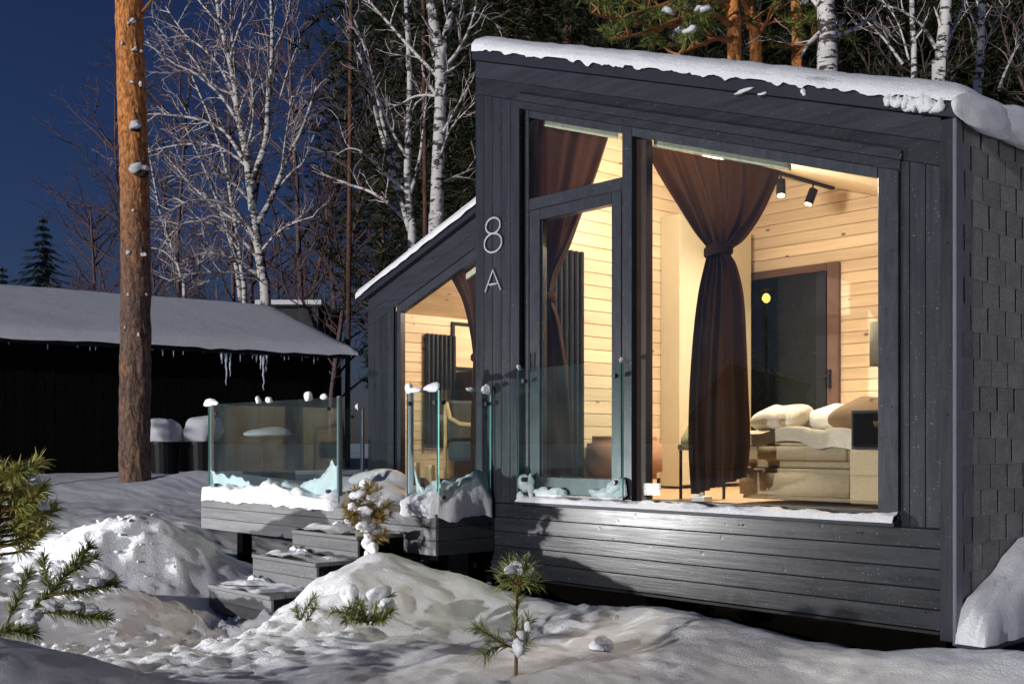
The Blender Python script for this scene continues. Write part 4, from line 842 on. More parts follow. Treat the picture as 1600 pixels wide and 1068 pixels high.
def fbx(name, m, o0, o1, z0, z1, dp0, dp1):
    v = [tuple((c0 + dv * o + bk * b) * Vector((1, 1, 0)) + Vector((0, 0, z))) if False else ((c0 + dv * o + bk * b).x, (c0 + dv * o + bk * b).y, z) for z in (z0, z1) for o, b in ((o0, dp0), (o1, dp0), (o1, dp1), (o0, dp1))]
    return MB().add(v, [(3, 2, 1, 0), (4, 5, 6, 7), (0, 1, 5, 4), (1, 2, 6, 5), (2, 3, 7, 6), (3, 0, 4, 7)]).build(name, M[m], fb)
wl_ = (c1 - c0).length
fbx('wall', 'concrete_dark', 0, wl_, -0.4, c0.z, 0, 4); fbx('roof_edge', 'dark_metal', -0.1, wl_ + 0.1, c0.z + 0.002, c0.z + 0.07, -0.1, 4.1); fbx('snow_edge', 'snow', -0.1, wl_ + 0.1, c0.z + 0.072, c0.z + 0.20, -0.1, 4.1)
# bins and a table buried under snow caps
def bin_(u, v, D, wd_, lb):
    x, y, z = at(u, v, D); z0 = gz(x, y) - 0.05; t = thing('waste_bin', (x, y, z0), lb, 'bin')
    MB().tube([(x, y, z0), (x, y, z)], [wd_ * 0.40, wd_ * 0.46], 20).build('body', M['bin_plastic'], t)
    MB().tube([(x, y, z + 0.001), (x, y, z + 0.04)], [wd_ * 0.50, wd_ * 0.50], 20).build('lid', M['bin_plastic'], t)
    MB().blob((x, y, z + 0.16), wd_ * 0.55, wd_ * 0.55, 0.24, int(u), 4, 0.10, flat=0.5).build('snow_cap', M['snow'], t, smooth=True)
bin_(258, 694, 15.8, 0.46, 'black bin with domed snow cap between the pine trunk and the deck'); bin_(318, 694, 15.9, 0.48, 'black bin with domed snow cap behind the glass railing')
x, y, z = at(420, 681, 15.0); t = thing('garden_chest', (x, y, gz(x, y) - .05), 'dark garden chest carrying a flat slab of snow beyond the deck', 'chest')
bx('body', M['bin_plastic'], t, x - .26, x + .26, y - .26, y + .26, gz(x, y) - .05, z - 0.031, bevel=0.01); bx('lid', M['bin_plastic'], t, x - .28, x + .28, y - .28, y + .28, z - 0.03, z, bevel=0.006)
MB().blob((x, y, z + 0.03), 0.33, 0.33, 0.085, 5, 4, 0.08, flat=0.6).build('snow_cap', M['snow'], t, smooth=True)

# ------------------------------------------------------------------ trees
def wander(p, dr, length, n, rng, wob, trop):
    pts = [Vector(p)]; d_ = Vector(dr).normalized()
    for k in range(n):
        d_ = (d_ + Vector((rng.gauss(0, wob), rng.gauss(0, wob), rng.gauss(0, wob) + trop))).normalized(); pts.append(pts[-1] + d_ * (length / n))
    return pts
def twigs(mb_l, mb_t, pts, r0, rng, level, dens, ln, droop=0.0):
    """side shoots along a limb"""
    P = [Vector(p) for p in pts]; tot = sum((P[i + 1] - P[i]).length for i in range(len(P) - 1)); n = max(1, int(tot * dens))
    for k in range(n):
        f = (0.18 + 0.82 * (k + rng.random()) / n) * (len(P) - 1); i = min(int(f), len(P) - 2); p = P[i].lerp(P[i + 1], f - i); t = (P[i + 1] - P[i]).normalized()
        side = t.cross(Vector((rng.gauss(0, 1), rng.gauss(0, 1), rng.gauss(0, 1))))
        if side.length < 1e-3: continue
        side.normalize(); d_ = (t * rng.uniform(0.5, 1.1) + side * rng.uniform(0.5, 1.0) + Vector((0, 0, 0.25)))
        L_ = ln * rng.uniform(0.45, 1.1) * (1 - 0.5 * f / (len(P) - 1)); rr = r0 * rng.uniform(0.45, 0.7)
        q = wander(p, d_, L_, 5 if level else 4, rng, 0.16, 0.05 - droop * (0.5 if level else 1.4))
        if level > 0:
            mb_l.tube(q, [rr * (1 - 0.75 * j / (len(q) - 1)) for j in range(len(q))], 4, False); twigs(mb_l, mb_t, q, rr * 0.55, rng, level - 1, dens * 1.55, ln * 0.52, droop)
        else: mb_t.tube(q, [max(rr * (1 - 0.6 * j / (len(q) - 1)), 0.005) for j in range(len(q))], 3, False)
def smooth_path(P, per=4):
    out = []; n = len(P)
    for i in range(n - 1):
        p0, p1, p2, p3 = (Vector(P[max(i - 1, 0)]), Vector(P[i]), Vector(P[i + 1]), Vector(P[min(i + 2, n - 1)]))
        for k in range(per):
            f = k / per; out.append(0.5 * ((2 * p1) + (p2 - p0) * f + (2 * p0 - 5 * p1 + 4 * p2 - p3) * f * f + (3 * p1 - p0 - 3 * p2 + p3) * f ** 3))
    out.append(Vector(P[-1])); return out
def birch(label, D, stems, limbs, seed, dens=2.6, ln=1.5, lev=1, droop=0.05, group=None, depth=0.9):
    """stems and limbs: (picture points, radius at start, radius at end)"""
    rng = random.Random(seed); tr = MB(); lm = MB(); tw_ = MB(); base = None; LB = []
    for k, (pts, r0, r1) in enumerate(stems):
        w_ = 0.0; P = []
        for i, (u, v) in enumerate(pts): P.append(at(u, v, D + (0 if k == 0 else rng.uniform(-depth, depth) * i / len(pts))))
        if base is None:
            b = P[0]; z0 = gz(b[0], b[1]); base = (b[0], b[1], z0); P = [(b[0], b[1], z0 - 0.1)] + P if b[2] > z0 + 0.3 else P
        Q = smooth_path(P); n = len(Q) - 1; tr.tube(Q, [r0 + (r1 - r0) * i / n for i in range(n + 1)], 10); twigs(lm, tw_, Q[n // 3:], max(r1, r0 * 0.28), rng, lev, dens, ln, droop)
    for pts, r0, r1 in limbs:
        e = rng.uniform(-depth, depth) * 1.6; P = [at(u, v, D + e * i / (len(pts) - 1)) for i, (u, v) in enumerate(pts)]; Q = smooth_path(P); n = len(Q) - 1
        lb_ = MB().tube(Q, [r0 + (r1 - r0) * i / n for i in range(n + 1)], 6, False); twigs(lb_, tw_, Q, r0 * 0.6, rng, lev, dens * 1.2, ln, droop); LB.append(lb_)
    t = thing('birch_tree', base, label, 'tree', group)
    tr.build('trunk', M['birch_bark'], t, smooth=True); tag(lm.build('side_shoots', M['birch_limb'], t, smooth=True), None, None, None, 'stuff')
    for q in LB: q.build('limb', M['birch_limb'], t, smooth=True)
    tag(tw_.build('twigs', M['birch_twig'], t), None, None, None, 'stuff'); return t
birch('large bare birch with spreading white limbs behind the black shed', 25.5,
      [([(415, 474), (410, 430), (404, 390), (398, 350), (391, 300), (386, 250), (378, 210), (370, 170), (366, 130), (352, 70), (340, 10), (330, -60)], 0.135, 0.035),
       ([(391, 292), (404, 255), (416, 215), (419, 150), (425, 85), (424, 20), (420, -60)], 0.085, 0.03),
       ([(401, 350), (420, 318), (436, 280), (452, 240), (470, 205), (485, 165), (494, 135)], 0.075, 0.02)],
      [([(404, 398), (425, 372), (450, 352), (490, 338)], 0.045, 0.012), ([(403, 430), (380, 412), (350, 398), (315, 396), (285, 408)], 0.06, 0.015), ([(399, 372), (372, 332), (345, 316), (310, 312), (278, 322), (255, 345)], 0.055, 0.014),
       ([(390, 312), (360, 282), (330, 272), (295, 272), (262, 285)], 0.05, 0.012), ([(378, 246), (350, 205), (315, 188), (270, 180), (232, 178)], 0.05, 0.012), ([(372, 190), (345, 150), (305, 115), (270, 98), (226, 64)], 0.05, 0.012),
       ([(370, 170), (352, 120), (322, 80), (290, 55), (258, 10)], 0.045, 0.012), ([(366, 140), (366, 90), (360, 40), (362, -20)], 0.04, 0.014), ([(384, 240), (395, 190), (394, 140), (388, 90)], 0.035, 0.01), ([(440, 270), (445, 225), (450, 190), (456, 150)], 0.035, 0.01),
       ([(418, 190), (438, 150), (450, 110), (470, 60)], 0.035, 0.01), ([(400, 385), (380, 352), (345, 330), (300, 290), (258, 242)], 0.045, 0.012), ([(404, 405), (375, 372), (330, 350), (290, 348), (262, 372), (246, 400)], 0.05, 0.012), ([(368, 150), (330, 130), (292, 80), (262, 60), (236, 30)], 0.035, 0.01), ([(386, 260), (345, 230), (300, 225), (250, 232), (196, 250)], 0.04, 0.01),
       ([(410, 440), (385, 428), (345, 425), (300, 428), (262, 440)], 0.04, 0.01), ([(358, 95), (375, 40), (395, 0), (405, -40)], 0.03, 0.01), ([(424, 90), (445, 40), (455, -10)], 0.03, 0.01), ([(345, 40), (310, 0), (290, -40)], 0.03, 0.01), ([(428, 300), (455, 270), (475, 250), (498, 190)], 0.04, 0.01)], 7, 3.6, 1.35, 1, 0.06)
birch('slender twin stemmed birch with low forks beside the large birch', 27, [([(382, 470), (378, 430), (372, 380), (362, 320), (350, 250), (330, 190), (300, 120)], 0.07, 0.02), ([(376, 470), (366, 400), (345, 330), (318, 260), (290, 200)], 0.06, 0.02)], [([(372, 390), (345, 350), (310, 340)], 0.03, 0.01)], 17, 2.6, 1.3, 1, 0.06)
birch('small leaning birch beside the large birch, at the shed ridge', 28, [([(288, 462), (282, 430), (270, 390), (252, 340), (240, 280), (228, 210)], 0.055, 0.015)], [([(282, 432), (300, 405), (322, 395)], 0.03, 0.01), ([(276, 412), (255, 392), (230, 386)], 0.025, 0.008)], 18, 3.0, 1.3, 1, 0.05)
birch('birch with straight thick white trunk behind the recessed wing', 16.5,
      [([(680, 380), (682, 330), (684, 260), (687, 190), (688, 130), (686, 80), (676, 30), (668, -40), (664, -110)], 0.115, 0.06), ([(688, 90), (696, 55), (708, 10), (722, -50)], 0.065, 0.03)],
      [([(684, 120), (650, 85), (610, 40), (575, 0), (545, -40)], 0.032, 0.012), ([(690, 110), (715, 80), (735, 40), (750, -20)], 0.035, 0.012), ([(689, 70), (710, 40), (745, 20), (790, 50)], 0.026, 0.008), ([(686, 150), (650, 150), (618, 165), (590, 150)], 0.025, 0.008),
       ([(690, 210), (715, 165), (735, 130)], 0.025, 0.008), ([(688, 285), (720, 272), (742, 262)], 0.024, 0.008), ([(686, 250), (705, 200), (742, 160)], 0.02, 0.006)], 27, 3.4, 0.9, 1, 0.02)
birch('multi stemmed birch beside the straight white trunk', 17.5,
      [([(644, 385), (640, 340), (636, 270), (638, 200), (640, 120), (636, 40), (632, -40)], 0.075, 0.03), ([(640, 360), (620, 290), (602, 230), (588, 180), (575, 120), (552, 70), (520, 30)], 0.05, 0.014), ([(640, 330), (622, 260), (600, 200), (585, 130), (565, 60), (540, 0)], 0.042, 0.012), ([(638, 310), (655, 250), (662, 190), (668, 120)], 0.035, 0.01)],
      [([(640, 350), (610, 320), (580, 300), (545, 288), (505, 272)], 0.04, 0.012), ([(636, 300), (600, 270), (570, 240), (545, 232), (522, 245)], 0.03, 0.008), ([(638, 250), (610, 200), (590, 150), (575, 100)], 0.03, 0.008), ([(638, 220), (660, 180), (690, 150)], 0.02, 0.006)], 28, 3.2, 0.9, 1, 0.02)
birch('thick birch with black scarred white bark rising behind the main roof', 13.0, [([(1292, 140), (1293, 95), (1292, 50), (1290, 0), (1292, -60), (1294, -140)], 0.125, 0.09), ([(1302, 52), (1320, 20), (1332, -15), (1350, -80)], 0.03, 0.015)],
      [([(1282, 50), (1262, 70), (1250, 92)], 0.03, 0.012), ([(1305, 55), (1335, 45), (1362, 30), (1395, 60)], 0.03, 0.01), ([(1286, 20), (1262, -10), (1240, -40)], 0.03, 0.01)], 37, 3.0, 0.8, 1, 0.02)
birch('birch with patchy white trunk behind the cabin roof corner', 16.0, [([(1466, 150), (1470, 90), (1476, 30), (1480, -30), (1484, -100)], 0.105, 0.07)], [([(1476, 70), (1492, 40), (1510, -10)], 0.03, 0.012), ([(1480, 60), (1500, 20), (1520, -30)], 0.02, 0.01), ([(1470, 90), (1440, 40), (1405, 15), (1380, 10)], 0.03, 0.01)], 38, 2.4, 0.9, 1, 0.02)
birch('slim birch rising behind the snow on the shingled side', 17.0, [([(1526, 180), (1530, 120), (1532, 60), (1534, 0), (1536, -80)], 0.07, 0.05)], [([(1532, 60), (1516, 20), (1500, -30)], 0.02, 0.008), ([(1560, 140), (1580, 90), (1600, 60)], 0.025, 0.01), ([(1532, 90), (1552, 40), (1570, 10)], 0.02, 0.008)], 39, 2.4, 0.9, 1, 0.02)
birch('slim pale birch beside the patchy white trunk', 19.0, [([(1428, 130), (1427, 70), (1425, 20), (1424, -60)], 0.055, 0.04)], [([(1410, 100), (1380, 60), (1340, 20)], 0.03, 0.01), ([(1420, 95), (1400, 30), (1360, -20)], 0.02, 0.008)], 40, 2.4, 0.9, 1, 0.02)

# the tall pine in front of the shed
def pine_trunk(label, D, pts, r0, r1, snowy=(), group=None, seed=1, stubs=(), bark='pine_bark'):
    P = [at(u, v, D) for u, v in pts]; b = P[0]; z0 = gz(b[0], b[1]); P[0] = (b[0], b[1], z0 - 0.15); Q = smooth_path(P, 8 if r0 < 0.15 else 34); n = len(Q) - 1
    t = thing('pine_tree', (b[0], b[1], z0), label, 'tree', group); s = MB(); rng = random.Random(seed); V = []; N = 20 if bark != 'pine_bark' or r0 < 0.15 else 72
    for i, p in enumerate(Q):
        rr = r0 + (r1 - r0) * i / n; row = []
        if N > 20:
            th = np.arange(N) * (2 * math.pi / N); cx_, cy_ = np.cos(th) * 1.3, np.sin(th) * 1.3; pl = worley(th * 2.2 + 9, np.full(N, p.z * 3.4), 5); pl2 = worley((2 * math.pi - th) * 2.2 + 9, np.full(N, p.z * 3.4), 5); wt = 0.5 + 0.5 * np.cos(th); pw_ = pl
            e_ = 1 + 0.10 * (0.5 - pw_) + 0.05 * fbm(cx_ * 1.5 + 3, cy_ * 1.5 + p.z * 1.2, 8, 4) + 0.05 * fbm(cx_ * 6, cy_ * 6 + p.z * 7, 18, 3)
            V.append([(p.x + rr * float(e_[j]) * math.cos(th[j]), p.y + rr * float(e_[j]) * math.sin(th[j]), p.z) for j in range(N)]); continue
        for j in range(N):
            a = 2 * math.pi * j / N; e = 1 + 0.07 * float(fbm(np.array([j * 0.9 if j < N / 2 else (N - j) * 0.9]), np.array([p.z * 2.2]), seed, 3)[0]); row.append((p.x + rr * e * math.cos(a), p.y + rr * e * math.sin(a), p.z))
        V.append(row)
    G = [[V[i][j % N] for i in range(len(V))] for j in range(N + 1)]; s.grid(G).build('trunk', M[bark], t, smooth=True)
    for k, (u, v, w_, h) in enumerate(snowy):
        p = at(u, v, D - r0 * 0.92); MB().blob(p, w_, w_ * 0.7, h, k + seed, 3, 0.3).build('snow_clump', M['snow'], t, smooth=True)
        q = Vector(at(u, v + h * 1731 / D * 0.9, D - r0 * 0.80)); MB().blob(q, w_ * 0.8, w_ * 0.5, h * 0.7, k + 50, 2, 0.3).build('knot', M['log_bark'], t, smooth=True)
    for k, (u, v, du, dv_) in enumerate(stubs):
        MB().tube([at(u, v, D), at(u + du, v + dv_, D - 0.2), at(u + 2.2 * du, v + 2.2 * dv_, D - 0.3)], [0.03, 0.02, 0.012], 6).build('branch_stub', M['limb_orange'], t, smooth=True)
    return t
pine_trunk('tall bare pine trunk with orange bark and snow patches before the shed', 14.3, [(210, 748), (210, 650), (212, 540), (212, 450), (211, 350), (209, 250), (206, 170), (203, 80), (201, 0), (200, -120), (198, -300)], 0.195, 0.16,
           ((213, 196, .105, .05), (218, 262, .12, .075), (201, 37, .03, .02), (206, 33, .04, .02), (210, 77, .04, .022), (221, 80, .03, .02), (206, 128, .035, .02), (220, 132, .03, .03), (190, 68, .02, .02), (200, 394, .03, .03), (224, 397, .04, .025), (207, 328, .02, .02), (200, 460, .02, .02), (229, 460, .02, .02), (195, 512, .025, .03), (217, 522, .025, .025)), None, 3, ((222, 20, 9, -12),))
def needle_crown(rng, top, bot, rad, n, sz, m, center):
    """dark crown made of many needle fans spread through its volume"""
    s = MB()
    for k in range(n):
        f = rng.random(); z = bot + (top - bot) * f; rr = rad * (0.35 + 0.9 * math.sin(math.pi * min(1, 0.18 + f * 0.80))) * math.sqrt(rng.random()) * (1.0 + 0.25 * math.sin(7 * f + k % 3)); a = rng.uniform(0, 6.283)
        c = Vector((center[0] + rr * math.cos(a), center[1] + rr * math.sin(a), z + 0.25 * rr * rng.uniform(-.5, .6)))
        for j in range(13):
            d_ = Vector((rng.gauss(0, 1) + 0.7 * math.cos(a), rng.gauss(0, 1) + 0.7 * math.sin(a), rng.gauss(0.25, 0.6))).normalized(); sd = d_.cross(Vector((rng.gauss(0, 1), rng.gauss(0, 1), rng.gauss(0, 1)))).normalized() * sz * 0.055
            L_ = sz * rng.uniform(0.6, 1.3); s.add([c + sd, c - sd, c + d_ * L_], [(0, 1, 2)])
    return s
def far_pine(h, seed, crown_from=0.35, rad=2.3, n=2000, sz=0.30, m='needles_far'):
    rng = random.Random(seed); t = thing('pine_tree', (0, 0, 0), 'dark pine of the forest standing close behind the cabin and birches', 'tree', 'dark pines of the forest')
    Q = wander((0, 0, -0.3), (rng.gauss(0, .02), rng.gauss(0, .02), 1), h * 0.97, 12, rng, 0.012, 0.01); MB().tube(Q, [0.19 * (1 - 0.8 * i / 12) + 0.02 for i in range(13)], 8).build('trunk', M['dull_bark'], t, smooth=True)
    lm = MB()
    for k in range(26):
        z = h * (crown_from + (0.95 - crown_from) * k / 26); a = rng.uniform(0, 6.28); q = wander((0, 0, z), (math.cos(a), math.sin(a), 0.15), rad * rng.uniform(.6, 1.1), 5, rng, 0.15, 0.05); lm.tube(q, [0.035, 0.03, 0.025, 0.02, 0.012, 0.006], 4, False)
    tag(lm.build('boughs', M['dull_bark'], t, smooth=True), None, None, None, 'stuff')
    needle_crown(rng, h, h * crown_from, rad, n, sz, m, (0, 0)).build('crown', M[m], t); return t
protos = [far_pine(15, 1), far_pine(17, 2, 0.28, 2.6, 2400), far_pine(13, 3, 0.12, 2.3, 2400), far_pine(11, 4, 0.06, 2.0, 2200)]
rp = random.Random(12); first = [True] * 4
spots = [(600, 36, 0), (655, 34, 1), (720, 27, 2), (760, 24, 1), (790, 33, 3), (830, 26, 2), (870, 22, 0), (900, 30, 1), (930, 25, 3), (985, 29, 2), (1020, 22, 1), (1060, 27, 3), (1100, 31, 1), (1150, 24, 2), (1190, 28, 3), (1225, 33, 1),
         (1262, 25, 2), (1310, 30, 3), (1345, 24, 1), (1385, 28, 2), (1420, 33, 3), (1455, 26, 2), (1500, 24, 1), (1540, 29, 3), (1580, 25, 2), (1625, 28, 1), (1660, 24, 3), (690, 40, 2), (1120, 40, 2), (1000, 42, 3), (860, 40, 1), (1400, 42, 1), (1280, 42, 3), (1560, 42, 2)]
for u, D, k in spots:
    x, y, _ = at(u, HH, D); o = protos[k] if first[k] else copy_tree(protos[k]); first[k] = False
    o.location = (x, y, gz(x, y)); o.rotation_euler = (0, 0, rp.uniform(0, 6.28)); sc_ = rp.uniform(0.85, 1.15); o.scale = (sc_, sc_, sc_)
# orange pine trunks and lit boughs right above the main roof
def lit_pine(label, D, pts, r0, r1, boughs, seed):
    t = pine_trunk(label, D, pts, r0, r1, (), None, seed); rng = random.Random(seed); lm = MB(); nd = MB(); sn = []
    for path in boughs:
        Q = smooth_path([at(u, v, D - 0.35 * i) for i, (u, v) in enumerate(path)]); n = len(Q) - 1; lm.tube(Q, [0.045 - 0.035 * i / n for i in range(n + 1)], 6, False)
        for k in range(9):
            i = rng.randint(n // 3, n); q = wander(Q[i], (rng.gauss(0, 1), rng.gauss(0, 1), 0.35), rng.uniform(.3, .75), 4, rng, 0.2, 0.04); lm.tube(q, [0.014, 0.012, 0.01, 0.007, 0.004], 4, False)
            for p in q[2:]:
                for j in range(46):
                    d_ = Vector((rng.gauss(0, 1), rng.gauss(0, 1), rng.gauss(0.3, 0.8))).normalized(); sd = d_.cross(Vector((rng.gauss(0, 1), rng.gauss(0, 1), 1))).normalized() * 0.007; nd.add([p + sd, p - sd, p + d_ * rng.uniform(.08, .17)], [(0, 1, 2)])
            if rng.random() < 0.35: sn.append(q[-1])
    tag(lm.build('boughs', M['limb_orange'], t, smooth=True), None, None, None, 'stuff'); nd.build('needles', M['needles'], t)
    for k, p in enumerate(sn): MB().blob((p.x, p.y, p.z + 0.05), 0.07, 0.07, 0.04, k, 2, 0.3).build('snow_clump', M['snow'], t, smooth=True)
lit_pine('orange barked pine with green boughs sweeping out over the main roof', 14.0, [(1150, 200), (1147, 92), (1146, 40), (1143, -10), (1140, -120), (1138, -300)], 0.09, 0.075,
         [[(1146, 45), (1110, 20), (1060, 30), (1010, 50), (960, 62)], [(1144, 15), (1090, -8), (1030, 10), (960, 28), (925, 20)], [(1146, 65), (1120, 60), (1090, 72), (1060, 85)], [(1143, 0), (1100, 5), (1050, 40), (990, 35)], [(1140, -40), (1060, -60), (980, -30), (900, -10)]], 51)
lit_pine('leaning orange barked pine close beside the boughed pine', 14.6, [(1185, 200), (1181, 92), (1176, 45), (1168, 0), (1160, -80), (1150, -240)], 0.085, 0.06, [[(1178, 60), (1195, 40), (1205, 10)], [(1172, 20), (1140, -20), (1080, -40)]], 52)
lit_pine('straight orange barked pine next to the thick scarred birch', 14.8, [(1246, 200), (1245, 92), (1244, 40), (1243, 0), (1242, -90), (1240, -260)], 0.07, 0.06, [[(1246, 85), (1262, 70), (1280, 50)], [(1243, -20), (1290, -60), (1340, -50)]], 53)
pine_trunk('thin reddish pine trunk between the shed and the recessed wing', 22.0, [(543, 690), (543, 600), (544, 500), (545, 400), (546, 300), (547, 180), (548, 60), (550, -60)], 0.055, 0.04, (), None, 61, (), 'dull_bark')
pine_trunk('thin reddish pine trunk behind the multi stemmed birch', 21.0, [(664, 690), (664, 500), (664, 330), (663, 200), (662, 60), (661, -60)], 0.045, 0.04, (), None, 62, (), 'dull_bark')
# spruce on the skyline
def spruce(u, vb, vt, D, seed, lb):
    x, y, zb_ = at(u, vb, D); zt2 = at(u, vt, D)[2]; z0 = gz(x, y); h = zt2 - z0; rng = random.Random(seed); t = thing('spruce_tree', (x, y, z0), lb, 'tree'); s = MB()
    MB().tube([(x, y, z0 - .2), (x, y, z0 + h * 0.98)], [0.16, 0.01], 6).build('trunk', M['log_bark'], t)
    for k in range(30):
        f = k / 30; z = z0 + h * (0.12 + 0.87 * f); rr = h * 0.30 * (1 - f) ** 0.9 + 0.06
        for j in range(20):
            a = rng.uniform(0, 6.28); r_ = rr * rng.uniform(.65, 1.15); tip = Vector((x + r_ * math.cos(a), y + r_ * math.sin(a), z - 0.22 * r_ + rng.uniform(-.05, .05))); o_ = Vector((x, y, z + 0.05 * r_))
            for m_ in range(12):
                p = o_.lerp(tip, 0.12 + 0.88 * m_ / 12); sd = Vector((-math.sin(a), math.cos(a), 0)) * 0.32 * r_ * (1.05 - m_ / 12) * rng.choice((-1, 1)); e = p + sd + Vector((math.cos(a), math.sin(a), 0)) * 0.2 * r_ + Vector((0, 0, -0.12 - 0.05 * r_))
                s.add([p + Vector((0, 0, .03)), p + Vector((0.04 * math.cos(a), 0.04 * math.sin(a), -.05)), e], [(0, 1, 2)])
    s.build('crown', M['needles_dark'], t)
spruce(67, 470, 328, 48, 3, 'dark spruce standing alone on the skyline beyond the shed roof')
spruce(4, 470, 408, 55, 4, 'smaller dark spruce near the lone spruce beyond the shed roof')
# bare background birches: fine dark twigs
def far_birch(seed, h):
    rng = random.Random(seed); t = thing('bare_tree', (0, 0, 0), 'dark bare birch with fine twigs in the woodland behind the shed', 'tree', 'bare birches of the woodland'); tr = MB(); lm = MB(); tw_ = MB()
    Q = wander((0, 0, -0.2), (rng.gauss(0, .06), rng.gauss(0, .06), 1), h, 10, rng, 0.05, 0.03); tr.tube(Q, [0.09 * (1 - 0.85 * i / 10) + 0.01 for i in range(11)], 6)
    for k in range(26):
        i = rng.uniform(2, 9.5); a = rng.uniform(0, 6.28); p = Q[int(i)].lerp(Q[int(i) + 1], i % 1); q = wander(p, (math.cos(a), math.sin(a), 1.0), h * rng.uniform(.16, .30), 5, rng, 0.14, 0.02); lm.tube(q, [0.032 * (1 - .8 * j / 5) for j in range(6)], 4, False); twigs(lm, tw_, q, 0.02, rng, 1, 3.2, 1.1, 0.07)
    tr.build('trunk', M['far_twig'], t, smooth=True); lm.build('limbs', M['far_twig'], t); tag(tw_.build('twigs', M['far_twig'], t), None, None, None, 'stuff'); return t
fbs = [far_birch(5, 10), far_birch(6, 8), far_birch(9, 12)]; first = [True] * 3
for u, D, k in ((170, 36, 1), (235, 34, 0), (270, 40, 1), (300, 33, 2), (340, 38, 0), (375, 33, 2), (410, 36, 2), (440, 34, 0), (475, 32, 2), (505, 30, 0), (535, 33, 1), (590, 31, 2), (130, 46, 1), (320, 48, 2), (460, 42, 1), (215, 52, 0), (620, 27, 0), (710, 29, 2), (1330, 26, 0), (1500, 27, 2), (1390, 22, 1), (1590, 23, 0), (850, 34, 2), (1010, 33, 0), (1090, 24, 1)):
    x, y, _ = at(u, HH, D); o = fbs[k] if first[k] else copy_tree(fbs[k]); first[k] = False
    o.location = (x, y, gz(x, y)); o.rotation_euler = (0, 0, rp.uniform(0, 6.28)); sc_ = rp.uniform(0.85, 1.2); o.scale = (sc_, sc_, sc_)

# ------------------------------------------------------------------ young pines in the foreground snow
def sapling(label, loc, shoots, m, needle=0.075, seed=0, lumps=(), dens=420, wth=0.0022):
    """shoots: list of point paths; needles stand along each of them"""
    rng = random.Random(seed); t = thing('young_pine', loc, label, 'young pine'); st_ = MB(); nd = MB()
    for path, r0, bare in shoots:
        Q = smooth_path(path, 5); n = len(Q) - 1; st_.tube(Q, [r0 * (1 - 0.65 * i / n) for i in range(n + 1)], 6)
        L_ = sum((Q[i + 1] - Q[i]).length for i in range(n)); cnt_ = int(L_ * (1 - bare) * dens)
        for k in range(cnt_):
            f = (bare + (1 - bare) * (k + rng.random()) / cnt_) * n; i = min(int(f), n - 1); p = Q[i].lerp(Q[i + 1], f - i); tg = (Q[i + 1] - Q[i]).normalized()
            s_ = tg.cross(Vector((rng.gauss(0, 1), rng.gauss(0, 1), rng.gauss(0, 1)))).normalized(); d_ = (tg * rng.uniform(0.45, 1.15) + s_ * rng.uniform(0.6, 1.0)).normalized(); ln = needle * rng.uniform(.6, 1.15)
            sd = d_.cross(Vector((rng.gauss(0, 1), rng.gauss(0, 1), rng.gauss(0, 1)))).normalized() * wth; mid = p + d_ * ln * 0.55 + Vector((0, 0, 0.004)); e = p + d_ * ln + Vector((0, 0, -0.05 * ln))
            nd.add([p + sd, p - sd, mid - sd, mid + sd, e], [(0, 1, 2, 3), (3, 2, 4)])
    st_.build('stem', M['stem'], t, smooth=True); tag(nd.build('needles', M[m], t), None, None, None, 'stuff')
    for k, (c, a, b, h) in enumerate(lumps): MB().blob(c, a, b, h, seed * 7 + k, 3, 0.22).build('snow_lump', M['snow'], t, smooth=True)
    return t
def A(*q, D): return [at(u, v, D + (e[0] if e else 0)) for u, v, *e in q]
D = 5.35; b = at(803, 1085, D); b = (b[0], b[1], gz(b[0], b[1]))
tip = at(810, 905, D)
sh_ = [([(b[0], b[1], b[2] - .1)] + A((806, 1040), (806, 980), (808, 930), (811, 897), D=D), 0.012, 0.35)]
for k, (du, dv_, e) in enumerate(((-22, -12, -.05), (24, -16, .05), (-14, -26, .08), (16, -24, -.09), (2, -30, 0), (-27, 4, .04), (28, 2, -.03), (8, -14, .1))): sh_.append((A((809, 915), (809 + du * .5, 912 + dv_ * .7, e), (809 + du, 908 + dv_, e * 1.6), D=D), 0.006, 0.2))
sh_ += [(A((806, 1012), (785, 1004, -.02), (762, 990, -.05), (745, 980, -.08), D=D), 0.007, 0.15), (A((790, 1008), (770, 1012, -.05), (756, 1022, -.1), D=D), 0.005, 0.2), (A((806, 1000), (818, 985, .03), (826, 968, .06), D=D), 0.005, 0.1), (A((806, 1025), (814, 1012, -.06), (824, 1000, -.1), D=D), 0.005, 0.1)]
sapling('young pine sapling with snow on its tip, before the cabin base', b, sh_, 'needles', 0.085, 2, [(at(811, 886, D - .02), .052, .05, .032), (at(797, 890, D - .08), .02, .03, .018), (at(818, 992, D - .07), .03, .035, .03), (at(810, 1012, D - .09), .045, .03, .05), (at(826, 980, D - .05), .02, .02, .03)], 520)
D = 8.05; b = at(586, 872, D); b = (b[0], b[1], gz(b[0], b[1]) - .03)
sh_ = [([b] + A((583, 880), (578, 850), (574, 800), (571, 765), D=D), 0.012, 0.1)]
for k, (u0, v0, du, dv_, e) in enumerate(((575, 830, -28, -22, -.1), (575, 828, 30, -26, .1), (573, 810, -32, -16, .08), (573, 806, 34, -18, -.1), (572, 800, -16, -34, -.1), (572, 798, 18, -34, .08), (578, 855, -14, -10, .1), (578, 850, 22, -16, -.1), (573, 790, 4, -30, -.12), (572, 800, -24, 4, -.15), (572, 804, 24, 6, -.15))): sh_.append((A((u0, v0), (u0 + du * .5, v0 + dv_ * .4, e), (u0 + du, v0 + dv_, e * 1.5), D=D), 0.006, 0.15))
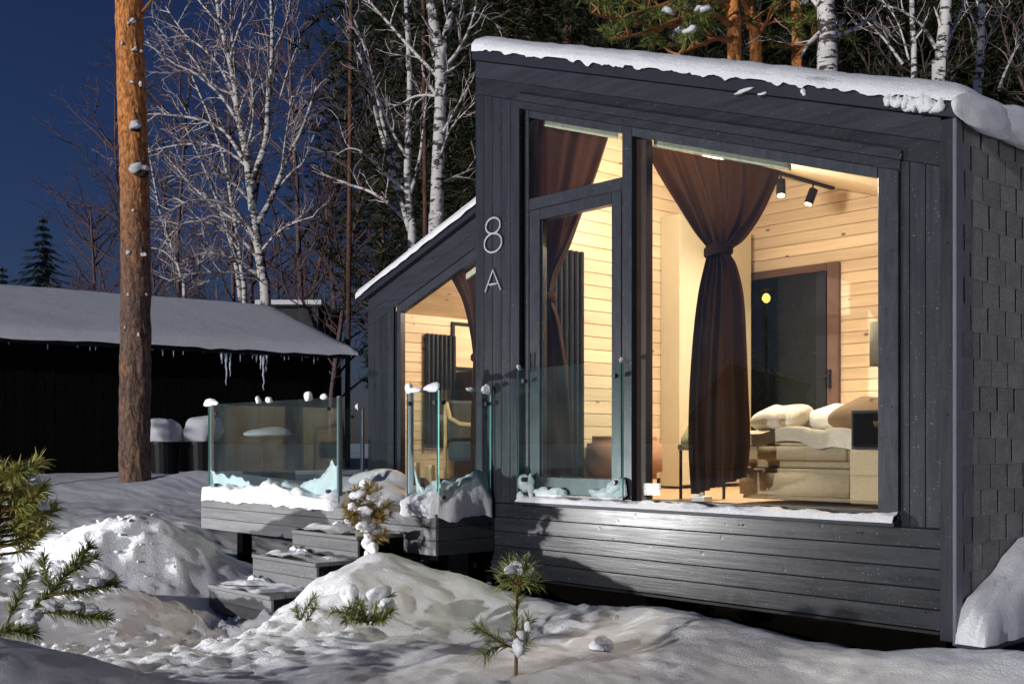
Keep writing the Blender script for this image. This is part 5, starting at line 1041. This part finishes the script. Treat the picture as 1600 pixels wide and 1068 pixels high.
lp = [(at(u, v, D + e), a * .98, a * .85, h * .8) for u, v, e, a, h in ((570, 756, -.05, .05, .055), (560, 772, -.12, .05, .045), (582, 775, -.12, .055, .045), (594, 786, -.1, .04, .04), (552, 792, -.12, .05, .04), (572, 798, -.16, .055, .05), (545, 812, -.1, .03, .035), (565, 820, -.18, .04, .04), (600, 802, -.08, .03, .04), (575, 838, -.12, .035, .045), (581, 858, -.1, .04, .05), (572, 866, -.1, .03, .04), (588, 876, -.1, .035, .035), (566, 765, -.1, .04, .04), (572, 782, -.06, .075, .06), (568, 806, -.06, .07, .05), (578, 822, -.05, .06, .05), (574, 848, -.04, .05, .06))]
sapling('young pine with rusty needles buried in clumps of snow, by the steps', b, sh_, 'needles_rust', 0.085, 3, lp, 900)
D = 6.55; b = at(590, 968, D); b = (b[0], b[1], gz(b[0], b[1]) - .05)
sh_ = [(A((u0, v0), ((u0 + u1) / 2, (v0 + v1) / 2 - 4, e), (u1, v1, e * 2), D=D), 0.006, 0.05) for u0, v0, u1, v1, e in ((572, 972, 545, 948, -.1), (575, 972, 610, 930, .05), (580, 975, 612, 955, -.1), (570, 970, 520, 955, -.05), (575, 975, 560, 940, -.15), (585, 970, 600, 968, -.2), (565, 972, 540, 968, -.15))]
sapling('low tuft of green pine boughs poking from the snow mound', b, sh_, 'needles', 0.07, 4, [(at(590, 925, D - .02), .06, .05, .045), (at(603, 942, D - .05), .04, .04, .03), (at(570, 935, D + .1), .06, .05, .06), (at(545, 930, D + .1), .05, .05, .05)], 560)
D = 6.8; b = at(480, 962, D); b = (b[0], b[1], gz(b[0], b[1]) - .03)
sapling('small dark pine tuft in a hollow of the snow mound', b, [(A((470, 968), (478, 950), (490, 932), D=D), 0.006, 0.0), (A((478, 970), (488, 955, -.05), (494, 942, -.1), D=D), 0.006, 0.0), (A((468, 968), (464, 956, -.05), (462, 948, -.1), D=D), 0.005, 0.0)], 'needles', 0.06, 5, (), 520)
D = 4.1; b = at(-12, 1010, D); b = (b[0], b[1], gz(b[0], b[1]) - .05)
rb = random.Random(6); sh_ = [([b] + A((-12, 930), (-8, 860), (-2, 800), (6, 730), D=D), 0.012, 0.3)]
for k in range(44):
    v0 = rb.uniform(745, 872); s_ = rb.choice((-1, 1, 1)); ln = rb.uniform(30, 88) * (0.62 + 0.38 * min(1, (v0 - 700) / 110)); e = rb.uniform(-.22, .22); sh_.append((A((0, v0), (s_ * ln * .55, v0 - ln * .12, e), (s_ * ln, v0 - ln * rb.uniform(.25, .7), e * 1.5), D=D), 0.006, 0.3))
sapling('bushy golden green young pine standing above the low snowy branches', b, sh_, 'needles_gold', 0.07, 7, [(at(52, 752, D - .1), .025, .02, .02), (at(70, 790, D - .05), .02, .02, .015)], 760, 0.0022)
D = 4.6; b = at(-30, 1005, D); b = (b[0], b[1], gz(b[0], b[1]) - .03)
sh_ = [(A((-30, 1000), (30, 968), (75, 930), (110, 890), (140, 852), D=D), 0.008, 0.35), (A((75, 930), (110, 925, -.05), (145, 918, -.1), (178, 912, -.12), D=D), 0.006, 0.2), (A((40, 962), (90, 955, -.05), (135, 962, -.1), (165, 965, -.12), D=D), 0.006, 0.2), (A((80, 925), (72, 900, .05), (68, 872, .1), D=D), 0.006, 0.15),
       (A((10, 975), (30, 930, .05), (45, 895, .1), D=D), 0.006, 0.15), (A((95, 905), (120, 885, .05), (150, 870, .1), D=D), 0.005, 0.2), (A((-20, 995), (20, 985, -.1), (50, 990, -.15), D=D), 0.005, 0.1)]
lp = [(at(u, v, D + e), a, a * .6, h) for u, v, e, a, h in ((150, 908, -.12, .06, .016), (125, 915, -.1, .05, .016), (115, 945, -.08, .07, .022), (80, 945, -.05, .06, .025), (50, 958, -.03, .05, .03), (40, 975, -.05, .06, .03), (145, 952, -.12, .04, .014))]
sapling('spreading low pine with snow laid branches before the snow pile', b, sh_, 'needles', 0.062, 8, lp, 1100, 0.002)

# loose lumps of snow thrown on the trodden path and the pile
rk = random.Random(31); s = MB()
for k in range(200):
    if rk.random() < 0.5: i = rk.randint(0, len(PATH) - 2); f = rk.random(); x = PATH[i][0] + (PATH[i + 1][0] - PATH[i][0]) * f + rk.gauss(0, .28); y = PATH[i][1] + (PATH[i + 1][1] - PATH[i][1]) * f + rk.gauss(0, .28)
    else: x = PILE[0] + rk.gauss(0, .55); y = PILE[1] + rk.gauss(0, .5)
    r_ = min(0.024, 0.004 + abs(rk.gauss(0, 0.006))); s.blob((x, y, gz(x, y) + r_ * 0.3), r_ * rk.uniform(.8, 1.4), r_, r_ * .7, k, 2, 0.5)
tag(s.build('snow_crumbs', M['snow'], None, (PILE[0], PILE[1], PILE[2]), smooth=True), 'loose crumbs of snow on the trodden path and the snow pile', 'snow', None, 'stuff')
x, y, z = at(938, 1012, 6.0); tag(MB().blob((x, y, gz(x, y) + 0.03), 0.07, 0.06, 0.06, 8, 4, 0.14, flat=0.6).build('snow_lump', M['snow'], None, (x, y, gz(x, y)), smooth=True), 'single upright lump of snow on the smooth drift before the cabin', 'snow lump')

# ------------------------------------------------------------------ garden lamp beyond the right edge of the picture
def garden_lamp(x, y, h, e, lb, col=(1.0, 0.92, 0.86), glow='cool_glow', gr=0.12, soft=0.14):
    z0 = gz(x, y); t = thing('garden_lamp', (x, y, z0 - 0.05), lb, 'lamp post')
    MB().tube([(x, y, z0 - 0.05), (x, y, z0 + h)], [0.045, 0.035], 12).build('post', M['dark_metal'], t, smooth=True)
    MB().cyl((x, y, z0 - 0.04), (x, y, z0 + 0.04), 0.09, n=16).build('base', M['dark_metal'], t)
    MB().tube([(x, y, z0 + h + 0.30), (x, y, z0 + h + 0.34)], [0.20, 0.05], 20).build('hood', M['dark_metal'], t)
    MB().blob((x, y, z0 + h + 0.14), gr, gr, gr * 1.15, 0, 3, 0.0).build('globe', M[glow], t, smooth=True)
    point('garden_lamp_light', (x, y, z0 + h + 0.14), e, col, soft, t).data.use_shadow = True
garden_lamp(7.0, 0.7, 1.9, 150, 'black garden lamp post with glowing globe beside the shingled wall')
pg = Vector(on_y(1197, 470, 0.03)) + Vector((-0.5825, -0.8445, 0.1283)).normalized() * 17
garden_lamp(pg.x, pg.y, pg.z - 0.08 - gz(pg.x, pg.y), 420, 'distant black garden lamp post mirrored as a yellow spot in the window', (1.0, 0.82, 0.30), 'yellow_glow', 0.085, 0.04)
# the neighbouring cabin across the yard: out of the picture, but the big pane mirrors its snowy roof line
def mirrored(u, v, t):
    p = Vector(on_y(u, v, 0.03)); dr = p - Vector(CAM); dr.y = -dr.y; return p + dr.normalized() * t
nl, na_, nr = mirrored(1080, 652, 26), mirrored(1140, 572, 26), mirrored(1262, 602, 26)
ndir = Vector((nr.x - nl.x, nr.y - nl.y, 0)).normalized(); nback = Vector((-0.5825, -0.8445, 0)).normalized(); zg = gz(na_.x, na_.y)
nc = thing('neighbour_cabin', (na_.x, na_.y, zg), 'dark neighbouring cabin with snowy roof line, seen mirrored in the big window', 'cabin')
o1 = (na_ - nl).dot(ndir); o2 = (nr - nl).dot(ndir); prof_ = [(0, nl.z), (o1, na_.z), (o2, nr.z)]
def nfp(o, z, b): q = nl + ndir * o + nback * b; return (q.x, q.y, z)
def nprism(name, poly, b0, b1, m):
    n = len(poly); v = [nfp(o, z, b0) for o, z in poly] + [nfp(o, z, b1) for o, z in poly]
    return MB().add(v, [tuple(range(n)), tuple(range(2 * n - 1, n - 1, -1))] + [((i + 1) % n, i, i + n, (i + 1) % n + n) for i in range(n)]).build(name, M[m], nc)
nprism('wall', [(0.05, zg - 0.2), (o2 - 0.05, zg - 0.2), (o2 - 0.05, nr.z - 0.03), (o1, na_.z - 0.03), (0.05, nl.z - 0.03)], 0.0, 5.0, 'paint_z')
nprism('roof_slope', [(-0.1, nl.z - 0.10), (o1, na_.z + 0.0), (o1, na_.z + 0.06), (-0.1, nl.z - 0.02)], -0.15, 5.1, 'fascia'); nprism('roof_slope', [(o1 + 0.002, na_.z), (o2 + 0.1, nr.z - 0.03), (o2 + 0.1, nr.z + 0.03), (o1 + 0.002, na_.z + 0.06)], -0.15, 5.1, 'fascia')
nprism('roof_snow', [(-0.1, nl.z - 0.015), (o1, na_.z + 0.065), (o1, na_.z + 0.30), (-0.1, nl.z + 0.22)], -0.18, 5.1, 'snow'); nprism('roof_snow', [(o1 + 0.002, na_.z + 0.065), (o2 + 0.1, nr.z + 0.035), (o2 + 0.1, nr.z + 0.20), (o1 + 0.002, na_.z + 0.30)], -0.18, 5.1, 'snow')
nw = nprism('window', [(o1 + 0.5, zg + 0.9), (o1 + 1.7, zg + 0.9), (o1 + 1.7, zg + 1.9), (o1 + 0.5, zg + 1.9)], -0.03, -0.004, 'frame_grey'); nprism('night_pane', [(o1 + 0.58, zg + 0.98), (o1 + 1.62, zg + 0.98), (o1 + 1.62, zg + 1.82), (o1 + 0.58, zg + 1.82)], -0.045, -0.032, 'dark_teal').parent = nw
# low floodlight on a spike, left of the picture, whose beam rakes over the snow and the cabin foot
def floodlight(x, y, aim, e, lb):
    z0 = gz(x, y); t = thing('floodlight', (x, y, z0 - 0.05), lb, 'floodlight'); c = Vector((x, y, z0 + 0.62)); dr = (Vector(aim) - c).normalized(); sd = dr.cross(Vector((0, 0, 1))).normalized(); up = sd.cross(dr)
    MB().tube([(x, y, z0 - 0.05), (x, y, z0 + 0.5)], 0.02, 8).build('spike', M['dark_metal'], t)
    s = MB(); s.bar(c - dr * 0.09, c - dr * 0.012, 0.26, 0.20); s.build('housing', M['dark_metal'], t, bevel=0.008)
    MB().bar(c - dr * 0.010, c - dr * 0.004, 0.22, 0.16).build('lens', M['cool_glow'], t)
    l = bpy.data.lights.new('flood_beam', 'SPOT'); l.energy = e; l.color = (1.0, 0.98, 0.97); l.spot_size = R(105); l.spot_blend = 0.6; l.shadow_soft_size = 0.05
    o = bpy.data.objects.new('flood_beam', l); COL.objects.link(o); o.parent = t; o.location = c + dr * 0.03 - ORG[t.name]; o.rotation_euler = (-dr).to_track_quat('Z', 'Y').to_euler()
floodlight(-3.1, -5.7, (0.2, -0.9, -0.2), 1450, 'low black floodlight on a spike in the snow')
